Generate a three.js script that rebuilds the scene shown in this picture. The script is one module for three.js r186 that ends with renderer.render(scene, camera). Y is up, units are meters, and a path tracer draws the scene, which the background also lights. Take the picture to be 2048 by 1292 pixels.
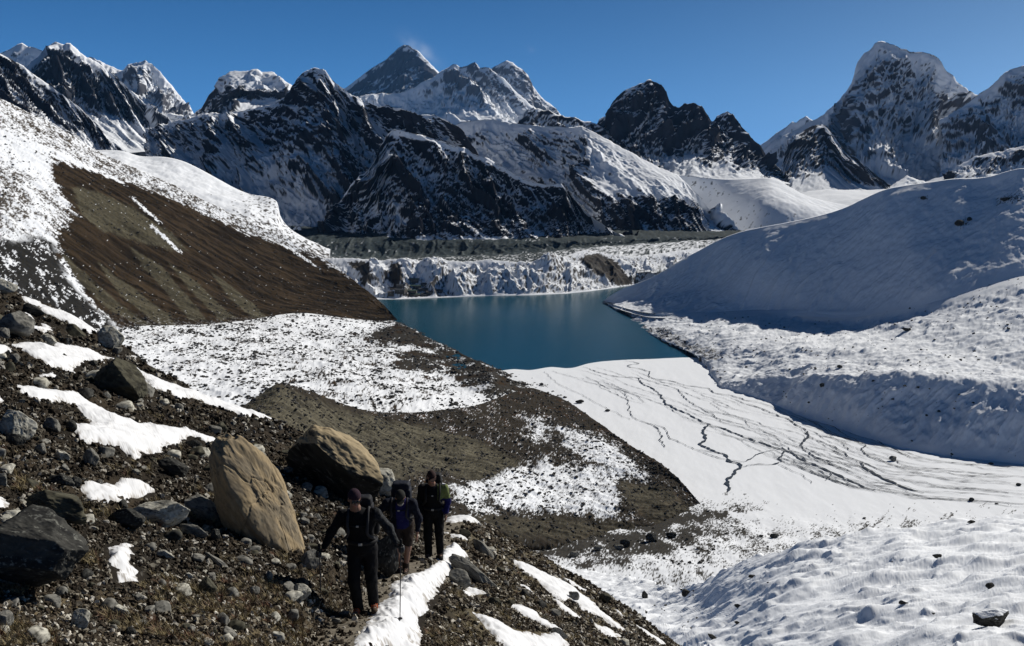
import * as THREE from 'three';
import { mergeGeometries, mergeVertices } from 'three/addons/utils/BufferGeometryUtils.js';
import { MarchingCubes } from 'three/addons/objects/MarchingCubes.js';

// ---------------------------------------------------------------- camera, sky, sun, exposure
const EYE = 280, PITCH = 9.15 * Math.PI / 180, FOCAL = 1850;      // eye height above the lake; focal length for a picture 2048 wide
const scene = new THREE.Scene();
const camera = new THREE.PerspectiveCamera(2 * Math.atan(646 / FOCAL) * 180 / Math.PI, 2048 / 1292, 0.5, 90000);
camera.position.set(0, EYE, 0);
camera.rotation.set(-PITCH, 0, 0);
const SUN_AZ = 52 * Math.PI / 180, SUN_EL = 34.5 * Math.PI / 180;   // to the right of the view, above the horizon
const sunDir = new THREE.Vector3(Math.cos(SUN_EL) * Math.sin(SUN_AZ), Math.sin(SUN_EL), -Math.cos(SUN_EL) * Math.cos(SUN_AZ));
const sun = new THREE.DirectionalLight(new THREE.Color(1, 0.955, 0.88), 5);
sun.position.copy(sunDir).multiplyScalar(4000);
sun.castShadow = true;
sun.shadow.mapSize.set(4096, 4096);
Object.assign(sun.shadow.camera, { left: -3000, right: 3000, top: 3000, bottom: -3000, near: 10, far: 12000 });
scene.add(sun);
scene.fog = new THREE.FogExp2(new THREE.Color(0.2, 0.5, 1.0), 0.0000065);
const renderer = new THREE.WebGLRenderer();
renderer.toneMapping = THREE.LinearToneMapping;
renderer.toneMappingExposure = 1.1;
renderer.shadowMap.enabled = true;

// ---------------------------------------------------------------- noise
let seedState = 12345;
const rnd = () => { seedState = (seedState + 0x6d2b79f5) | 0; let t = Math.imul(seedState ^ (seedState >>> 15), 1 | seedState); t = (t + Math.imul(t ^ (t >>> 7), 61 | t)) ^ t; return ((t ^ (t >>> 14)) >>> 0) / 4294967296; };
const seed = (n) => { seedState = n * 7919 + 17; };
const PERM = new Uint8Array(512);
{ seed(3); const p = Array.from({ length: 256 }, (_, i) => i); for (let i = 255; i > 0; i--) { const j = Math.floor(rnd() * (i + 1)); const t = p[i]; p[i] = p[j]; p[j] = t; } for (let i = 0; i < 512; i++) PERM[i] = p[i & 255]; }
const G2X = new Float32Array(256), G2Y = new Float32Array(256);
for (let i = 0; i < 256; i++) { G2X[i] = Math.cos(i * 2.399963) * 1.5; G2Y[i] = Math.sin(i * 2.399963) * 1.5; }
function n2(x, y) {                                               // gradient noise, about -1..1
  const xi = Math.floor(x), yi = Math.floor(y), fx = x - xi, fy = y - yi, X = xi & 255, Y = yi & 255;
  const u = fx * fx * fx * (fx * (fx * 6 - 15) + 10), v = fy * fy * fy * (fy * (fy * 6 - 15) + 10);
  const a = PERM[PERM[X] + Y], b = PERM[PERM[X + 1] + Y], c = PERM[PERM[X] + Y + 1], d = PERM[PERM[X + 1] + Y + 1];
  const p = G2X[a] * fx + G2Y[a] * fy, q = G2X[b] * (fx - 1) + G2Y[b] * fy, r = G2X[c] * fx + G2Y[c] * (fy - 1), s = G2X[d] * (fx - 1) + G2Y[d] * (fy - 1);
  return (p + u * (q - p)) * (1 - v) + (r + u * (s - r)) * v;
}
const GR3 = [[1, 1, 0], [-1, 1, 0], [1, -1, 0], [-1, -1, 0], [1, 0, 1], [-1, 0, 1], [1, 0, -1], [-1, 0, -1], [0, 1, 1], [0, -1, 1], [0, 1, -1], [0, -1, -1]];
function n3(x, y, z) {
  const xi = Math.floor(x), yi = Math.floor(y), zi = Math.floor(z), fx = x - xi, fy = y - yi, fz = z - zi;
  const u = fx * fx * (3 - 2 * fx), v = fy * fy * (3 - 2 * fy), w = fz * fz * (3 - 2 * fz);
  const h = (i, j, k) => { const g = GR3[PERM[PERM[PERM[(xi + i) & 255] + ((yi + j) & 255)] + ((zi + k) & 255)] % 12]; return g[0] * (fx - i) + g[1] * (fy - j) + g[2] * (fz - k); };
  const l = (a, b, t) => a + (b - a) * t;
  return l(l(l(h(0, 0, 0), h(1, 0, 0), u), l(h(0, 1, 0), h(1, 1, 0), u), v), l(l(h(0, 0, 1), h(1, 0, 1), u), l(h(0, 1, 1), h(1, 1, 1), u), v), w);
}
function fbm(x, y, o = 4, gain = 0.5) { let a = 1, s = 0, n = 0; for (let i = 0; i < o; i++) { s += a * n2(x, y); n += a; a *= gain; x = x * 2.03 + 17.3; y = y * 2.03 + 5.7; } return s / n; }
function ridged(x, y, o = 4, gain = 0.5) { let a = 1, s = 0, n = 0, prev = 1; for (let i = 0; i < o; i++) { let r = 1 - Math.abs(n2(x, y)) * 1.5; r = r < 0 ? 0 : r * r; s += a * r * (0.4 + 0.6 * prev); prev = r; n += a; a *= gain; x = x * 2.07 + 31.7; y = y * 2.07 + 11.3; } return s / n; }
function fbm3(x, y, z, o = 4, gain = 0.5) { let a = 1, s = 0, n = 0; for (let i = 0; i < o; i++) { s += a * n3(x, y, z); n += a; a *= gain; x = x * 2.03 + 17.3; y = y * 2.03 + 5.7; z = z * 2.03 + 9.1; } return s / n; }
const clamp = (x, a = 0, b = 1) => x < a ? a : x > b ? b : x;
const lerp = (a, b, t) => a + (b - a) * t;
const sstep = (a, b, x) => { const t = clamp((x - a) / (b - a)); return t * t * (3 - 2 * t); };
const mix3 = (a, b, t) => [a[0] + (b[0] - a[0]) * t, a[1] + (b[1] - a[1]) * t, a[2] + (b[2] - a[2]) * t];
const mul3 = (a, k) => [a[0] * k, a[1] * k, a[2] * k];

// ---------------------------------------------------------------- sky: clear high-altitude air, paler towards the horizon and the sun, two wisps of cloud
{
  const W = 2048, H = 1024, data = new Float32Array(W * H * 4);
  for (let j = 0; j < H; j++) {
    const el = ((j + 0.5) / H - 0.5) * Math.PI, e = Math.max(el, 0) * 180 / Math.PI;
    for (let i = 0; i < W; i++) {
      const az = ((i + 0.5) / W - 0.5) * 2 * Math.PI, x = Math.cos(el) * Math.cos(az), y = Math.sin(el), z = Math.cos(el) * Math.sin(az);
      const c = x * sunDir.x + y * sunDir.y + z * sunDir.z, ang = Math.acos(clamp(c, -1, 1)) * 180 / Math.PI;
      const low = Math.exp(-e / 7.5), high = Math.exp(-e / 12), sunAz = Math.atan2(sunDir.x, -sunDir.z);
      let da = Math.atan2(x, -z) - sunAz; da = Math.abs(Math.atan2(Math.sin(da), Math.cos(da))) * 180 / Math.PI;
      let r = 0.001 + 0.02 * high + 0.095 * low, g = 0.012 + 0.19 * high + 0.2 * low, b = 0.04 + 0.7 * high + 0.13 * low;
      const k = Math.exp(-da * da / 1000) * (0.5 + 0.5 * low) * Math.exp(-e / 15) + 0.25 * Math.exp(-ang / 9);
      r += 0.5 * k; g += 0.62 * k; b += 0.66 * k;
      // wisps blown off the highest summit, and a tiny one to its right
      const a = Math.atan2(x, -z) * 180 / Math.PI, wisp = (a0, e0, sa, se, t, n) => {
        const ca = Math.cos(t), sa_ = Math.sin(t), p = (a - a0) * ca + (el * 57.2958 - e0) * sa_, q = -(a - a0) * sa_ + (el * 57.2958 - e0) * ca;
        return Math.exp(-(p * p) / (sa * sa) - (q * q) / (se * se)) * clamp(0.55 + n * fbm(p * 1.6 / sa + 5, q * 1.3 / se + e0, 5));
      };
      let w = 0;
      if (Math.abs(a) < 12 && el > 0.05) w = 0.5 * wisp(-5.45, 7.25, 1.0, 0.34, -0.62, 1.2) + 0.35 * wisp(1.15, 7.35, 0.16, 0.06, -0.5, 0.5);
      r = lerp(r, 0.62, w); g = lerp(g, 0.7, w); b = lerp(b, 0.85, w);
      r *= 0.83; g *= 0.85; b *= 0.86;
      const o = (j * W + i) * 4; data[o] = r; data[o + 1] = g; data[o + 2] = b; data[o + 3] = 1;
    }
  }
  const t = new THREE.DataTexture(data, W, H, THREE.RGBAFormat, THREE.FloatType);
  t.mapping = THREE.EquirectangularReflectionMapping; t.magFilter = t.minFilter = THREE.LinearFilter; t.needsUpdate = true;
  scene.background = t; scene.environment = t;
}

// ---------------------------------------------------------------- naming, labels
const used = new Map();
const numbered = (name) => { const n = used.get(name) || 0; used.set(name, n + 1); return n ? name + '_' + String(n).padStart(3, '0') : name; };
function place(o, name, label, category, extra = {}) { o.name = numbered(name); o.userData = { label, category, ...extra }; scene.add(o); o.traverse((m) => { if (m.isMesh) { m.castShadow = true; m.receiveShadow = true; } }); return o; }
const land = (o, name, label, category) => place(o, name, label, category, { kind: 'structure' });

// ---------------------------------------------------------------- surveying: a sight line at (px, py) of a 2048 x 1292 picture, met at a forward distance or at a height
const cP = Math.cos(PITCH), sP = Math.sin(PITCH);
function sight(px, py, D) { const a = (px - 1024) / FOCAL, b = (646 - py) / FOCAL, f = cP + b * sP, t = D / f; return [a * t, EYE + (b * cP - sP) * t, -D]; }
function reach(py, h) { const b = (646 - py) / FOCAL; return (h - EYE) * (cP + b * sP) / (b * cP - sP); }
function seen(x, y, z) { const dy = y - EYE, zc = -z * cP - dy * sP, yc = dy * cP - z * sP; return [1024 + FOCAL * x / zc, 646 - FOCAL * yc / zc]; }

// A landform lofted through surveyed lines that run from left to right, the farthest first; each line is [px, py, D] or [px, py, 0, height].
function along(list, px, smooth) {
  const n = list.length;
  if (px <= list[0][0]) return extrap(list[0], list[1], px);
  if (px >= list[n - 1][0]) return extrap(list[n - 2], list[n - 1], px, true);
  let i = 0; while (list[i + 1][0] < px) i++;
  const a = list[i], b = list[i + 1]; let t = (px - a[0]) / (b[0] - a[0]);
  if (!smooth) return [lerp(a[1], b[1], t), lerp(a[2], b[2], t)];
  const m = (k) => { const p = list[Math.max(k - 1, 0)], q = list[Math.min(k + 1, n - 1)]; return [(q[1] - p[1]) / (q[0] - p[0]), (q[2] - p[2]) / (q[0] - p[0])]; };
  const ma = m(i), mb = m(i + 1), w = b[0] - a[0], t2 = t * t, t3 = t2 * t;
  const H = (c) => (2 * t3 - 3 * t2 + 1) * a[c] + (t3 - 2 * t2 + t) * w * ma[c - 1] + (-2 * t3 + 3 * t2) * b[c] + (t3 - t2) * w * mb[c - 1];
  return [H(1), H(2)];
}
function extrap(a, b, px, end) { const t = (px - (end ? b[0] : a[0])) / (b[0] - a[0]), o = end ? b : a; return [o[1] + (b[1] - a[1]) * t * 0.5, Math.max(o[2] + (b[2] - a[2]) * t * 0.5, 2)]; }
const survey = (pts) => pts.map((p) => p.length > 3 ? [p[0], p[1], reach(p[1], p[3])] : p);

const TERRAIN = new THREE.MeshPhysicalMaterial({ vertexColors: true, roughness: 0.95, metalness: 0, specularIntensity: 0.12 });
function loft({ px, lines, rows, hard = [], smooth = [], jag = 0, back, disp, vertical, color }) {
  const [p0, p1, step] = px, nc = Math.round((p1 - p0) / step) + 1, L = lines.map(survey), nl = L.length;
  const nb = back ? 6 : 0, nr = nb + rows.reduce((a, b) => a + b, 0) + 1, N = nc * nr;
  const pos = new Float32Array(N * 3), S = new Float32Array(N), V = new Float32Array(N), PX = new Float32Array(nc);
  const P = [];
  for (let i = 0; i < nc; i++) {
    const x = p0 + i * step; PX[i] = x; P.length = 0; let jv = null;
    for (let k = 0; k < nl; k++) { let [py, D] = along(L[k], x, smooth.includes(k)); if (k === 0 && jag) { const o = sight(x, py - jag * (fbm(x / 14, 3.3 + p0, 4) * 1.2 + 0.5 * Math.abs(n2(x / 4.1, 9.1)) - 0.3), D), c = sight(x, py, D); jv = o[1] - c[1]; } P.push(sight(x, py, D)); }
    let j = 0, v = 0; const put = (q, s) => { const o = (j * nc + i) * 3; pos[o] = q[0]; pos[o + 1] = q[1]; pos[o + 2] = q[2]; if (j) { const e = o - nc * 3; v += Math.hypot(q[0] - pos[e], q[1] - pos[e + 1], q[2] - pos[e + 2]); } S[j * nc + i] = s; V[j * nc + i] = v; j++; };
    if (back) for (let b = nb; b > 0; b--) { const t = b / nb, c = P[0], k = 1 + back[0] * t / -c[2]; put([c[0] * k, c[1] - back[1] * t + (jv || 0) * Math.exp(-t * 8), c[2] * k], -t); }
    for (let k = 0; k < nl - 1; k++) {
      const a = P[k], b = P[k + 1], pa = k === 0 || hard.includes(k) ? null : P[k - 1], pb = k + 2 >= nl || hard.includes(k + 1) ? null : P[k + 2];
      for (let r = 0; r < rows[k] + (k === nl - 2 ? 1 : 0); r++) {
        const t = r / rows[k], q = [0, 0, 0];
        for (let c = 0; c < 3; c++) { const m0 = pa ? (b[c] - pa[c]) / 2 : b[c] - a[c], m1 = pb ? (pb[c] - a[c]) / 2 : b[c] - a[c]; const t2 = t * t, t3 = t2 * t; q[c] = (2 * t3 - 3 * t2 + 1) * a[c] + (t3 - 2 * t2 + t) * m0 + (-2 * t3 + 3 * t2) * b[c] + (t3 - t2) * m1; }
        if (jv && k === 0) q[1] += jv * Math.exp(-t * 14); put(q, (k + t) / (nl - 1));
      }
    }
  }
  const index = new Uint32Array((nc - 1) * (nr - 1) * 6); let w = 0;
  for (let j = 0; j < nr - 1; j++) for (let i = 0; i < nc - 1; i++) { const a = j * nc + i, b = a + nc, c = a + 1, d = b + 1; index[w++] = a; index[w++] = b; index[w++] = c; index[w++] = c; index[w++] = b; index[w++] = d; }
  const g = new THREE.BufferGeometry();
  g.setAttribute('position', new THREE.BufferAttribute(pos, 3)); g.setIndex(new THREE.BufferAttribute(index, 1));
  g.computeVertexNormals();
  let add = null;
  if (disp) {
    const n = g.attributes.normal.array; add = new Float32Array(N);
    for (let k = 0; k < N; k++) add[k] = disp(pos[k * 3], pos[k * 3 + 1], pos[k * 3 + 2], V[k], S[k], PX[k % nc], n[k * 3 + 1]);
    for (let k = 0; k < N; k++) { const d = add[k]; if (vertical) pos[k * 3 + 1] += d; else { pos[k * 3] += n[k * 3] * d; pos[k * 3 + 1] += n[k * 3 + 1] * d; pos[k * 3 + 2] += n[k * 3 + 2] * d; } }
    g.computeVertexNormals();
  }
  const sheet = { geometry: g, pos, nc, nr, nb, p0, step, V, S, PX };
  // the first point of the surface met by a sight line
  sheet.at = (x, py) => {
    const i = clamp(Math.round((x - p0) / step), 0, nc - 1); let last = null;
    for (let j = nr - 1; j >= 0; j--) { const o = (j * nc + i) * 3, s = seen(pos[o], pos[o + 1], pos[o + 2])[1]; if (s <= py) { if (!last) return [pos[o], pos[o + 1], pos[o + 2]]; const t = (last[3] - py) / (last[3] - s || 1); return [0, 1, 2].map((c) => lerp(last[c], pos[o + c], t)); } last = [pos[o], pos[o + 1], pos[o + 2], s]; }
    return last.slice(0, 3);
  };
  sheet.zone = (pts) => zone(pts.map((p) => sheet.at(p[0], p[1])));
  sheet.paint = (f) => {
    const n = g.attributes.normal.array, col = new Float32Array(N * 3);
    for (let k = 0; k < N; k++) { const c = f(pos[k * 3], pos[k * 3 + 1], pos[k * 3 + 2], n[k * 3], n[k * 3 + 1], n[k * 3 + 2], V[k], S[k], PX[k % nc], add ? add[k] : 0); col[k * 3] = c[0]; col[k * 3 + 1] = c[1]; col[k * 3 + 2] = c[2]; }
    g.setAttribute('color', new THREE.BufferAttribute(col, 3)); return sheet;
  };
  if (color) sheet.paint(color);
  sheet.mesh = () => new THREE.Mesh(g, TERRAIN);
  return sheet;
}
// A zone of ground: a polygon seen in plan; signed distance in metres, positive inside.
function zone(P) {
  const n = P.length; let x0 = 1e9, x1 = -1e9, z0 = 1e9, z1 = -1e9;
  for (const p of P) { x0 = Math.min(x0, p[0]); x1 = Math.max(x1, p[0]); z0 = Math.min(z0, p[2]); z1 = Math.max(z1, p[2]); }
  const f = (x, z, pad = 8) => {
    if (x < x0 - pad || x > x1 + pad || z < z0 - pad || z > z1 + pad) return -pad;
    let inside = false, d = 1e18;
    for (let i = 0, j = n - 1; i < n; j = i++) {
      const ax = P[i][0], az = P[i][2], bx = P[j][0], bz = P[j][2];
      if ((az > z) !== (bz > z) && x < (bx - ax) * (z - az) / (bz - az) + ax) inside = !inside;
      const ex = bx - ax, ez = bz - az, t = clamp(((x - ax) * ex + (z - az) * ez) / (ex * ex + ez * ez || 1)), qx = ax + ex * t - x, qz = az + ez * t - z; d = Math.min(d, qx * qx + qz * qz);
    }
    return inside ? Math.sqrt(d) : -Math.sqrt(d);
  };
  f.points = P; f.box = [x0, x1, z0, z1];
  return f;
}
const SNOW = [0.725, 0.745, 0.775], OLDSNOW = [0.74, 0.76, 0.79];

// ---------------------------------------------------------------- valley floor far below everything, out to the horizon
{
  const g = new THREE.PlaneGeometry(120000, 120000, 8, 8); g.rotateX(-Math.PI / 2);
  const m = new THREE.Mesh(g, new THREE.MeshStandardMaterial({ color: new THREE.Color().setRGB(0.3, 0.31, 0.33), roughness: 1 }));
  m.position.y = -25; land(m, 'ground', 'wide valley floor far below the mountains, hidden under the landforms', 'ground');
}

// ---------------------------------------------------------------- mountains
// Faces fall steeply from the crest and ease towards the foot; ribs and gullies run down them. Snow stays where a face is not too steep.
function mountain(label, o) {
  const { crest, foot, A = 90, L = 420, step = 2, rows = [60, 60], range, bend = [0.45, 0.62], jag = 3, sd = 1, snow, rock = [0.022, 0.024, 0.031], fine = 1, mids, lean = 0, sharp = 2.2 } = o;
  const px = range || [crest[0][0], crest[crest.length - 1][0]];
  const mid = mids || [crest.map((c) => { const b = along(foot, c[0]), f = bend[0], g = bend[1]; const D = c[2]; return [c[0], lerp(b[0], c[1], f), lerp(b[1], D, g)]; })];
  const sheet = loft({
    px: [...px, step], lines: [crest, ...mid, foot], rows, jag, back: [o.back || 900, o.drop || 500], smooth: mids ? [] : [],
    disp: (x, y, z, v, s, p, ny) => {
      if (s < -0.001) return A * 0.25 * (ridged(x / L + sd, v / L) - 0.4) * clamp(-s);
      const u = x + lean * v, w = 0.55 * fbm(x / L * 0.8 + sd * 3.1, v / L * 0.8, 3), env = sstep(0, 0.16, s) * (1 - sstep(0.86, 1, s)) * 0.92 + 0.08;
      const big = ridged(u / L + w + sd, v / (L * sharp) + w * 0.5 + sd, 6, 0.55) - 0.45;
      const small = ridged(u / (L * 0.2) + w * 2 + sd * 2, v / (L * 0.3) + sd, 4, 0.6) - 0.4;
      const tiny = ridged(u / (L * 0.055) + sd * 3, v / (L * 0.07) + sd, 4, 0.62) - 0.4, steep = sstep(0.97, 0.78, ny);
      return A * env * (0.12 + 0.88 * steep) * (big * 1.45 + small * 0.42 * fine + tiny * 0.14 * fine);
    },
    color: (x, y, z, nx, ny, nz, v, s, p, dd) => {
      const q = -z / 1850 * 15, f1 = fbm((x + lean * v) / q + sd, v / (q * 3.2), 5, 0.7), f2 = fbm(x / (L * 0.7) + sd * 5, v / (L * 0.7), 3), strata = n2(x / 600 + sd, y / 16 + f1 * 1.2);
      const k = ny + 0.27 * f1 + 0.26 * f2 + 0.04 * strata - 0.8 * clamp(dd / A, -0.5, 0.6) + (snow ? snow(p, s, x, y, nx, v) : 0);
      const t = sstep(0.52, 0.58, k), r = mul3(rock, 1 + 0.45 * f1 + 0.3 * strata);
      return mix3(r, SNOW, t);
    },
  });
  land(sheet.mesh(), 'mountain', label, 'mountain');
  return sheet;
}
const shear = (c, D, k) => c.map((p) => [p[0], p[1], D + (p[0] - 1760) * k]);
const bar = (c, D) => c.map((p) => [p[0], p[1], D]);

// the highest summit, far away, a dark pyramid with wind-blown ribs
mountain('bluish grey pyramid summit in the centre distance, the highest and farthest, with a plume of cloud', {
  crest: bar([[640, 205], [680, 182], [700, 168], [725, 148], [750, 132], [772, 118], [785, 105], [797, 94], [808, 88], [818, 90], [828, 97], [838, 102], [850, 116], [862, 128], [876, 142], [900, 165], [940, 200]], 21500),
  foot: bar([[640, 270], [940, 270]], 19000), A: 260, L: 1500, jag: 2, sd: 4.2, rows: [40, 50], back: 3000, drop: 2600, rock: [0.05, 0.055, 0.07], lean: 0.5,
  snow: (p, s, x, y) => (s < 0.06 ? 0.02 : -0.4) + (s > 0.45 ? 0.5 * (s - 0.42) * 2 : 0) + 0.12 * n2(y / 300, x / 900),
});
mountain('grey rock summit with a pale streaked flank, just right of the highest pyramid and its white front wall', {
  crest: bar([[930, 190], [970, 150], [985, 134], [1000, 126], [1015, 121], [1025, 124], [1036, 134], [1046, 140], [1058, 152], [1066, 172], [1078, 188], [1095, 204], [1110, 216], [1125, 232]], 20500),
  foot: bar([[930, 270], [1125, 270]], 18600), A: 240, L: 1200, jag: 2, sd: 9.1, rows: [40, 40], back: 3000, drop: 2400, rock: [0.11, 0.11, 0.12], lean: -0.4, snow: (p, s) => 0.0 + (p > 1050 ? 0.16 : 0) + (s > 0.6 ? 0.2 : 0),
});
mountain('long white fluted wall with a toothed crest standing in front of the highest pyramid', {
  crest: bar([[690, 215], [720, 190], [760, 186], [800, 184], [830, 172], [850, 160], [868, 152], [885, 142], [897, 133], [908, 127], [920, 133], [935, 129], [950, 124], [960, 132], [975, 134], [990, 142], [1010, 158], [1025, 175], [1040, 190], [1060, 208], [1085, 226], [1120, 246]], 18000),
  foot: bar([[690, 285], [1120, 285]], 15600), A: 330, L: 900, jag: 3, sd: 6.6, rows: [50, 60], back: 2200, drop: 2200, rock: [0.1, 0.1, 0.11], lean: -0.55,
  snow: (p, s) => (p < 850 ? 0.4 : 0.3) + (s < 0.25 && p > 890 ? -0.26 : 0.05) + (p > 1000 ? 0.05 : 0),
});
// white peaks at the left
mountain('small white pointed summit at the far left end of the skyline', {
  crest: bar([[-120, 190], [-40, 130], [0, 106], [20, 98], [36, 88], [44, 85], [56, 92], [70, 95], [84, 100], [110, 118], [150, 150]], 12500),
  foot: bar([[-120, 230], [150, 230]], 11500), A: 110, L: 500, jag: 1.5, sd: 2.4, rows: [30, 30], back: 1500, drop: 1200, snow: () => 0.45,
});
mountain('white dome-shaped peak with vertical flutes left of the deep blue valley', {
  crest: bar([[150, 130], [180, 112], [200, 122], [220, 132], [245, 141], [255, 130], [275, 124], [290, 120], [305, 127], [320, 140], [335, 160], [350, 178], [365, 195], [378, 210], [388, 228], [420, 262]], 10500),
  foot: bar([[150, 250], [420, 275]], 9300), A: 170, L: 330, jag: 2.5, sd: 7.4, rows: [45, 40], back: 1500, drop: 1100, rock: [0.09, 0.09, 0.1], snow: (p, s) => (s > 0.3 && s < 0.75 ? 0.06 : 0.34), sharp: 4,
});
mountain('dark rocky peak with slanting snow bands left of the white dome-shaped peak', {
  crest: [[-150, 260, 5200], [20, 160, 6000], [55, 132, 6200], [75, 114, 6300], [92, 96, 6400], [103, 86, 6400], [115, 82, 6400], [128, 88, 6400], [140, 86, 6400], [150, 95, 6400], [160, 106, 6400], [178, 116, 6400], [200, 128, 6400], [235, 150, 6300], [255, 172, 6200], [275, 192, 6100], [290, 208, 6000], [310, 222, 6000], [345, 228, 6000], [388, 233, 6000], [420, 250, 6000]],
  foot: [[-150, 330, 4600], [0, 320, 4700], [200, 310, 5000], [330, 300, 5300], [420, 290, 5400]], A: 200, L: 420, jag: 3, sd: 1.7, rows: [60, 60], back: 1200, drop: 900, lean: -1.1, sharp: 3.2,
  snow: (p, s) => (s < 0.25 ? 0.12 : -0.08) + (p > 225 && s < 0.6 ? 0.34 * sstep(225, 300, p) : 0),
});
mountain('dark slope striped with slanting snow, running down from the left edge of the picture', {
  crest: [[-200, 60, 3700], [0, 106, 3700], [25, 118, 3700], [50, 133, 3700], [75, 152, 3700], [100, 168, 3700], [130, 190, 3650], [160, 214, 3600], [185, 238, 3550], [205, 262, 3500], [225, 282, 3450], [250, 300, 3400], [270, 318, 3350], [320, 350, 3300]],
  foot: [[-200, 300, 2900], [0, 280, 2950], [150, 330, 3000], [320, 380, 3050]], A: 80, L: 190, jag: 2, sd: 3.3, rows: [50, 50], back: 700, drop: 500, lean: -1.5, sharp: 5,
  snow: (p, s, x, y, nx, v) => -0.12 + 0.32 * n2((x - v * 1.25) / 70, v / 500),
});
// the square summit with an ice cap
mountain('square-topped peak with a thick white ice cap, left of the nearer dark pyramid', {
  crest: bar([[340, 262], [375, 240], [392, 222], [404, 213], [415, 192], [428, 178], [440, 162], [450, 150], [459, 143], [470, 141], [485, 142], [498, 141], [506, 137], [514, 137], [524, 144], [538, 142], [548, 144], [556, 152], [566, 158], [580, 168], [600, 176], [640, 200], [690, 240]], 6500),
  foot: bar([[340, 300], [690, 300]], 5300), A: 100, L: 330, jag: 2, sd: 5.9, rows: [36, 30, 30], back: 1200, drop: 800,
  mids: [[[340, 268, 6300], [430, 200, 6350], [460, 176, 6250], [520, 178, 6250], [580, 190, 6300], [690, 250, 6300]], [[340, 285, 6000], [430, 240, 6150], [480, 205, 6190], [560, 208, 6200], [690, 270, 6100]]], 
  snow: (p, s) => (s < 0.3 && p > 438 && p < 590 ? 0.5 : s < 0.36 ? 0.02 : -0.04), 
});
// the dark pyramid with its long ridge down to the right; its left flank closes a shaded snow valley
mountain('dark pyramid mountain with a long ridge falling right and a deep blue snow valley at its left', {
  range: [290, 950], crest: [[180, 262, 5125], [240, 258, 4975], [300, 255, 4825], [340, 245, 4725], [375, 236, 4637], [400, 230, 4625], [430, 226, 4600], [470, 224, 4500], [510, 214, 4400], [545, 206, 4362], [570, 192, 4350], [583, 176, 4317], [594, 158, 4290], [606, 144, 4260], [618, 138, 4230], [630, 134, 4200], [645, 139, 4186], [658, 149, 4174], [672, 163, 4162], [690, 178, 4096], [705, 190, 4082], [722, 200, 4017], [738, 206, 4002], [756, 212, 3936], [775, 209, 3919], [800, 214, 3847], [826, 224, 3823], [850, 230, 3802], [870, 228, 3784], [890, 236, 3756], [910, 246, 3728], [928, 262, 3691], [945, 290, 3666], [1000, 340, 3567]],
  mids: [[[180, 285, 4875], [330, 285, 4530], [430, 275, 4350], [520, 280, 4175], [600, 240, 4095], [640, 225, 4031], [700, 262, 3897], [800, 280, 3747], [1000, 370, 3567]],
    [[180, 320, 4685], [260, 318, 4485], [340, 335, 4285], [420, 345, 4125], [520, 360, 3915], [600, 360, 3755], [680, 360, 3675], [760, 360, 3643], [1000, 420, 3367]]],
  foot: [[290, 436, 4050], [330, 440, 3950], [450, 470, 3630], [560, 478, 3380], [620, 478, 3330], [700, 478, 3450], [960, 482, 3550]],
  A: 130, L: 330, rows: [70, 60, 60], jag: 4, sd: 8.3, back: 1000, drop: 700, rock: [0.0176, 0.0198, 0.0275], lean: -0.35,
  snow: (p, s, x, y, nx) => { const valley = sstep(0.36, 0.5, s + (p - 480) * -0.0005) * (1 - sstep(590, 670, p)); return valley * 0.6 + (1 - valley) * (0.16 + (p < 520 ? 0.1 : 0) + (p > 690 ? -0.12 : 0) + (s < 0.12 ? -0.12 : 0)); },
});
// small rocks behind the saddle
mountain('low dark rock knoll peeping over the snow saddle, right of the white fluted wall', {
  crest: bar([[1020, 260], [1045, 236], [1056, 222], [1070, 215], [1085, 218], [1100, 220], [1112, 228], [1130, 232], [1150, 234], [1165, 240], [1180, 242], [1196, 248], [1215, 262], [1260, 300]], 5600),
  foot: bar([[1020, 300], [1260, 330]], 5200), A: 60, L: 160, jag: 4, sd: 11.2, rows: [24, 24], back: 600, drop: 300, rock: [0.0208, 0.0234, 0.0325], snow: () => -0.1,
});
// the snow shoulder
mountain('broad mountain shoulder with a smooth sunlit snow flank on its right and black cliffs below', {
  crest: [[880, 262, 5027], [925, 243, 4928], [950, 240, 4873], [975, 236, 4818], [1000, 240, 4763], [1025, 246, 4708], [1055, 248, 4592], [1080, 252, 4487], [1110, 252, 4371], [1140, 254, 4255], [1163, 252, 4154], [1180, 259, 4100], [1200, 271, 4050], [1230, 288, 4000], [1260, 303, 3950], [1290, 319, 3900], [1320, 335, 3850], [1345, 345, 3800], [1365, 357, 3750], [1385, 376, 3700], [1405, 398, 3600], [1425, 422, 3500], [1445, 446, 3450], [1465, 466, 3400], [1500, 476, 3400]],
  mids: [[[880, 330, 4677], [1000, 320, 4413], [1100, 330, 4123], [1180, 335, 3800], [1250, 355, 3700], [1320, 375, 3600], [1385, 395, 3560], [1500, 478, 3380]], [[880, 400, 4227], [1000, 395, 3963], [1200, 405, 3520], [1330, 415, 3470], [1400, 430, 3450], [1500, 480, 3350]]],
  foot: [[880, 485, 3950], [1000, 482, 3750], [1165, 480, 3470], [1250, 479, 3420], [1350, 476, 3350], [1450, 474, 3300], [1500, 482, 3350]],
  A: 75, L: 260, rows: [60, 45, 45], jag: 2, sd: 12.5, back: 700, drop: 500, rock: [0.0160, 0.0180, 0.0250],
  snow: (p, s, x, y) => { const top = clamp((1185 - p) / 60) * 0.0 + (s < 0.33 ? 0.3 : 0.06); const flank = sstep(1165, 1190, p) * (1 - sstep(0.24, 0.34, s + 0.05 * n2(x / 60, y / 200))) * 0.6; return top + flank - sstep(0.42, 0.62, s) * 0.22; },
});
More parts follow.
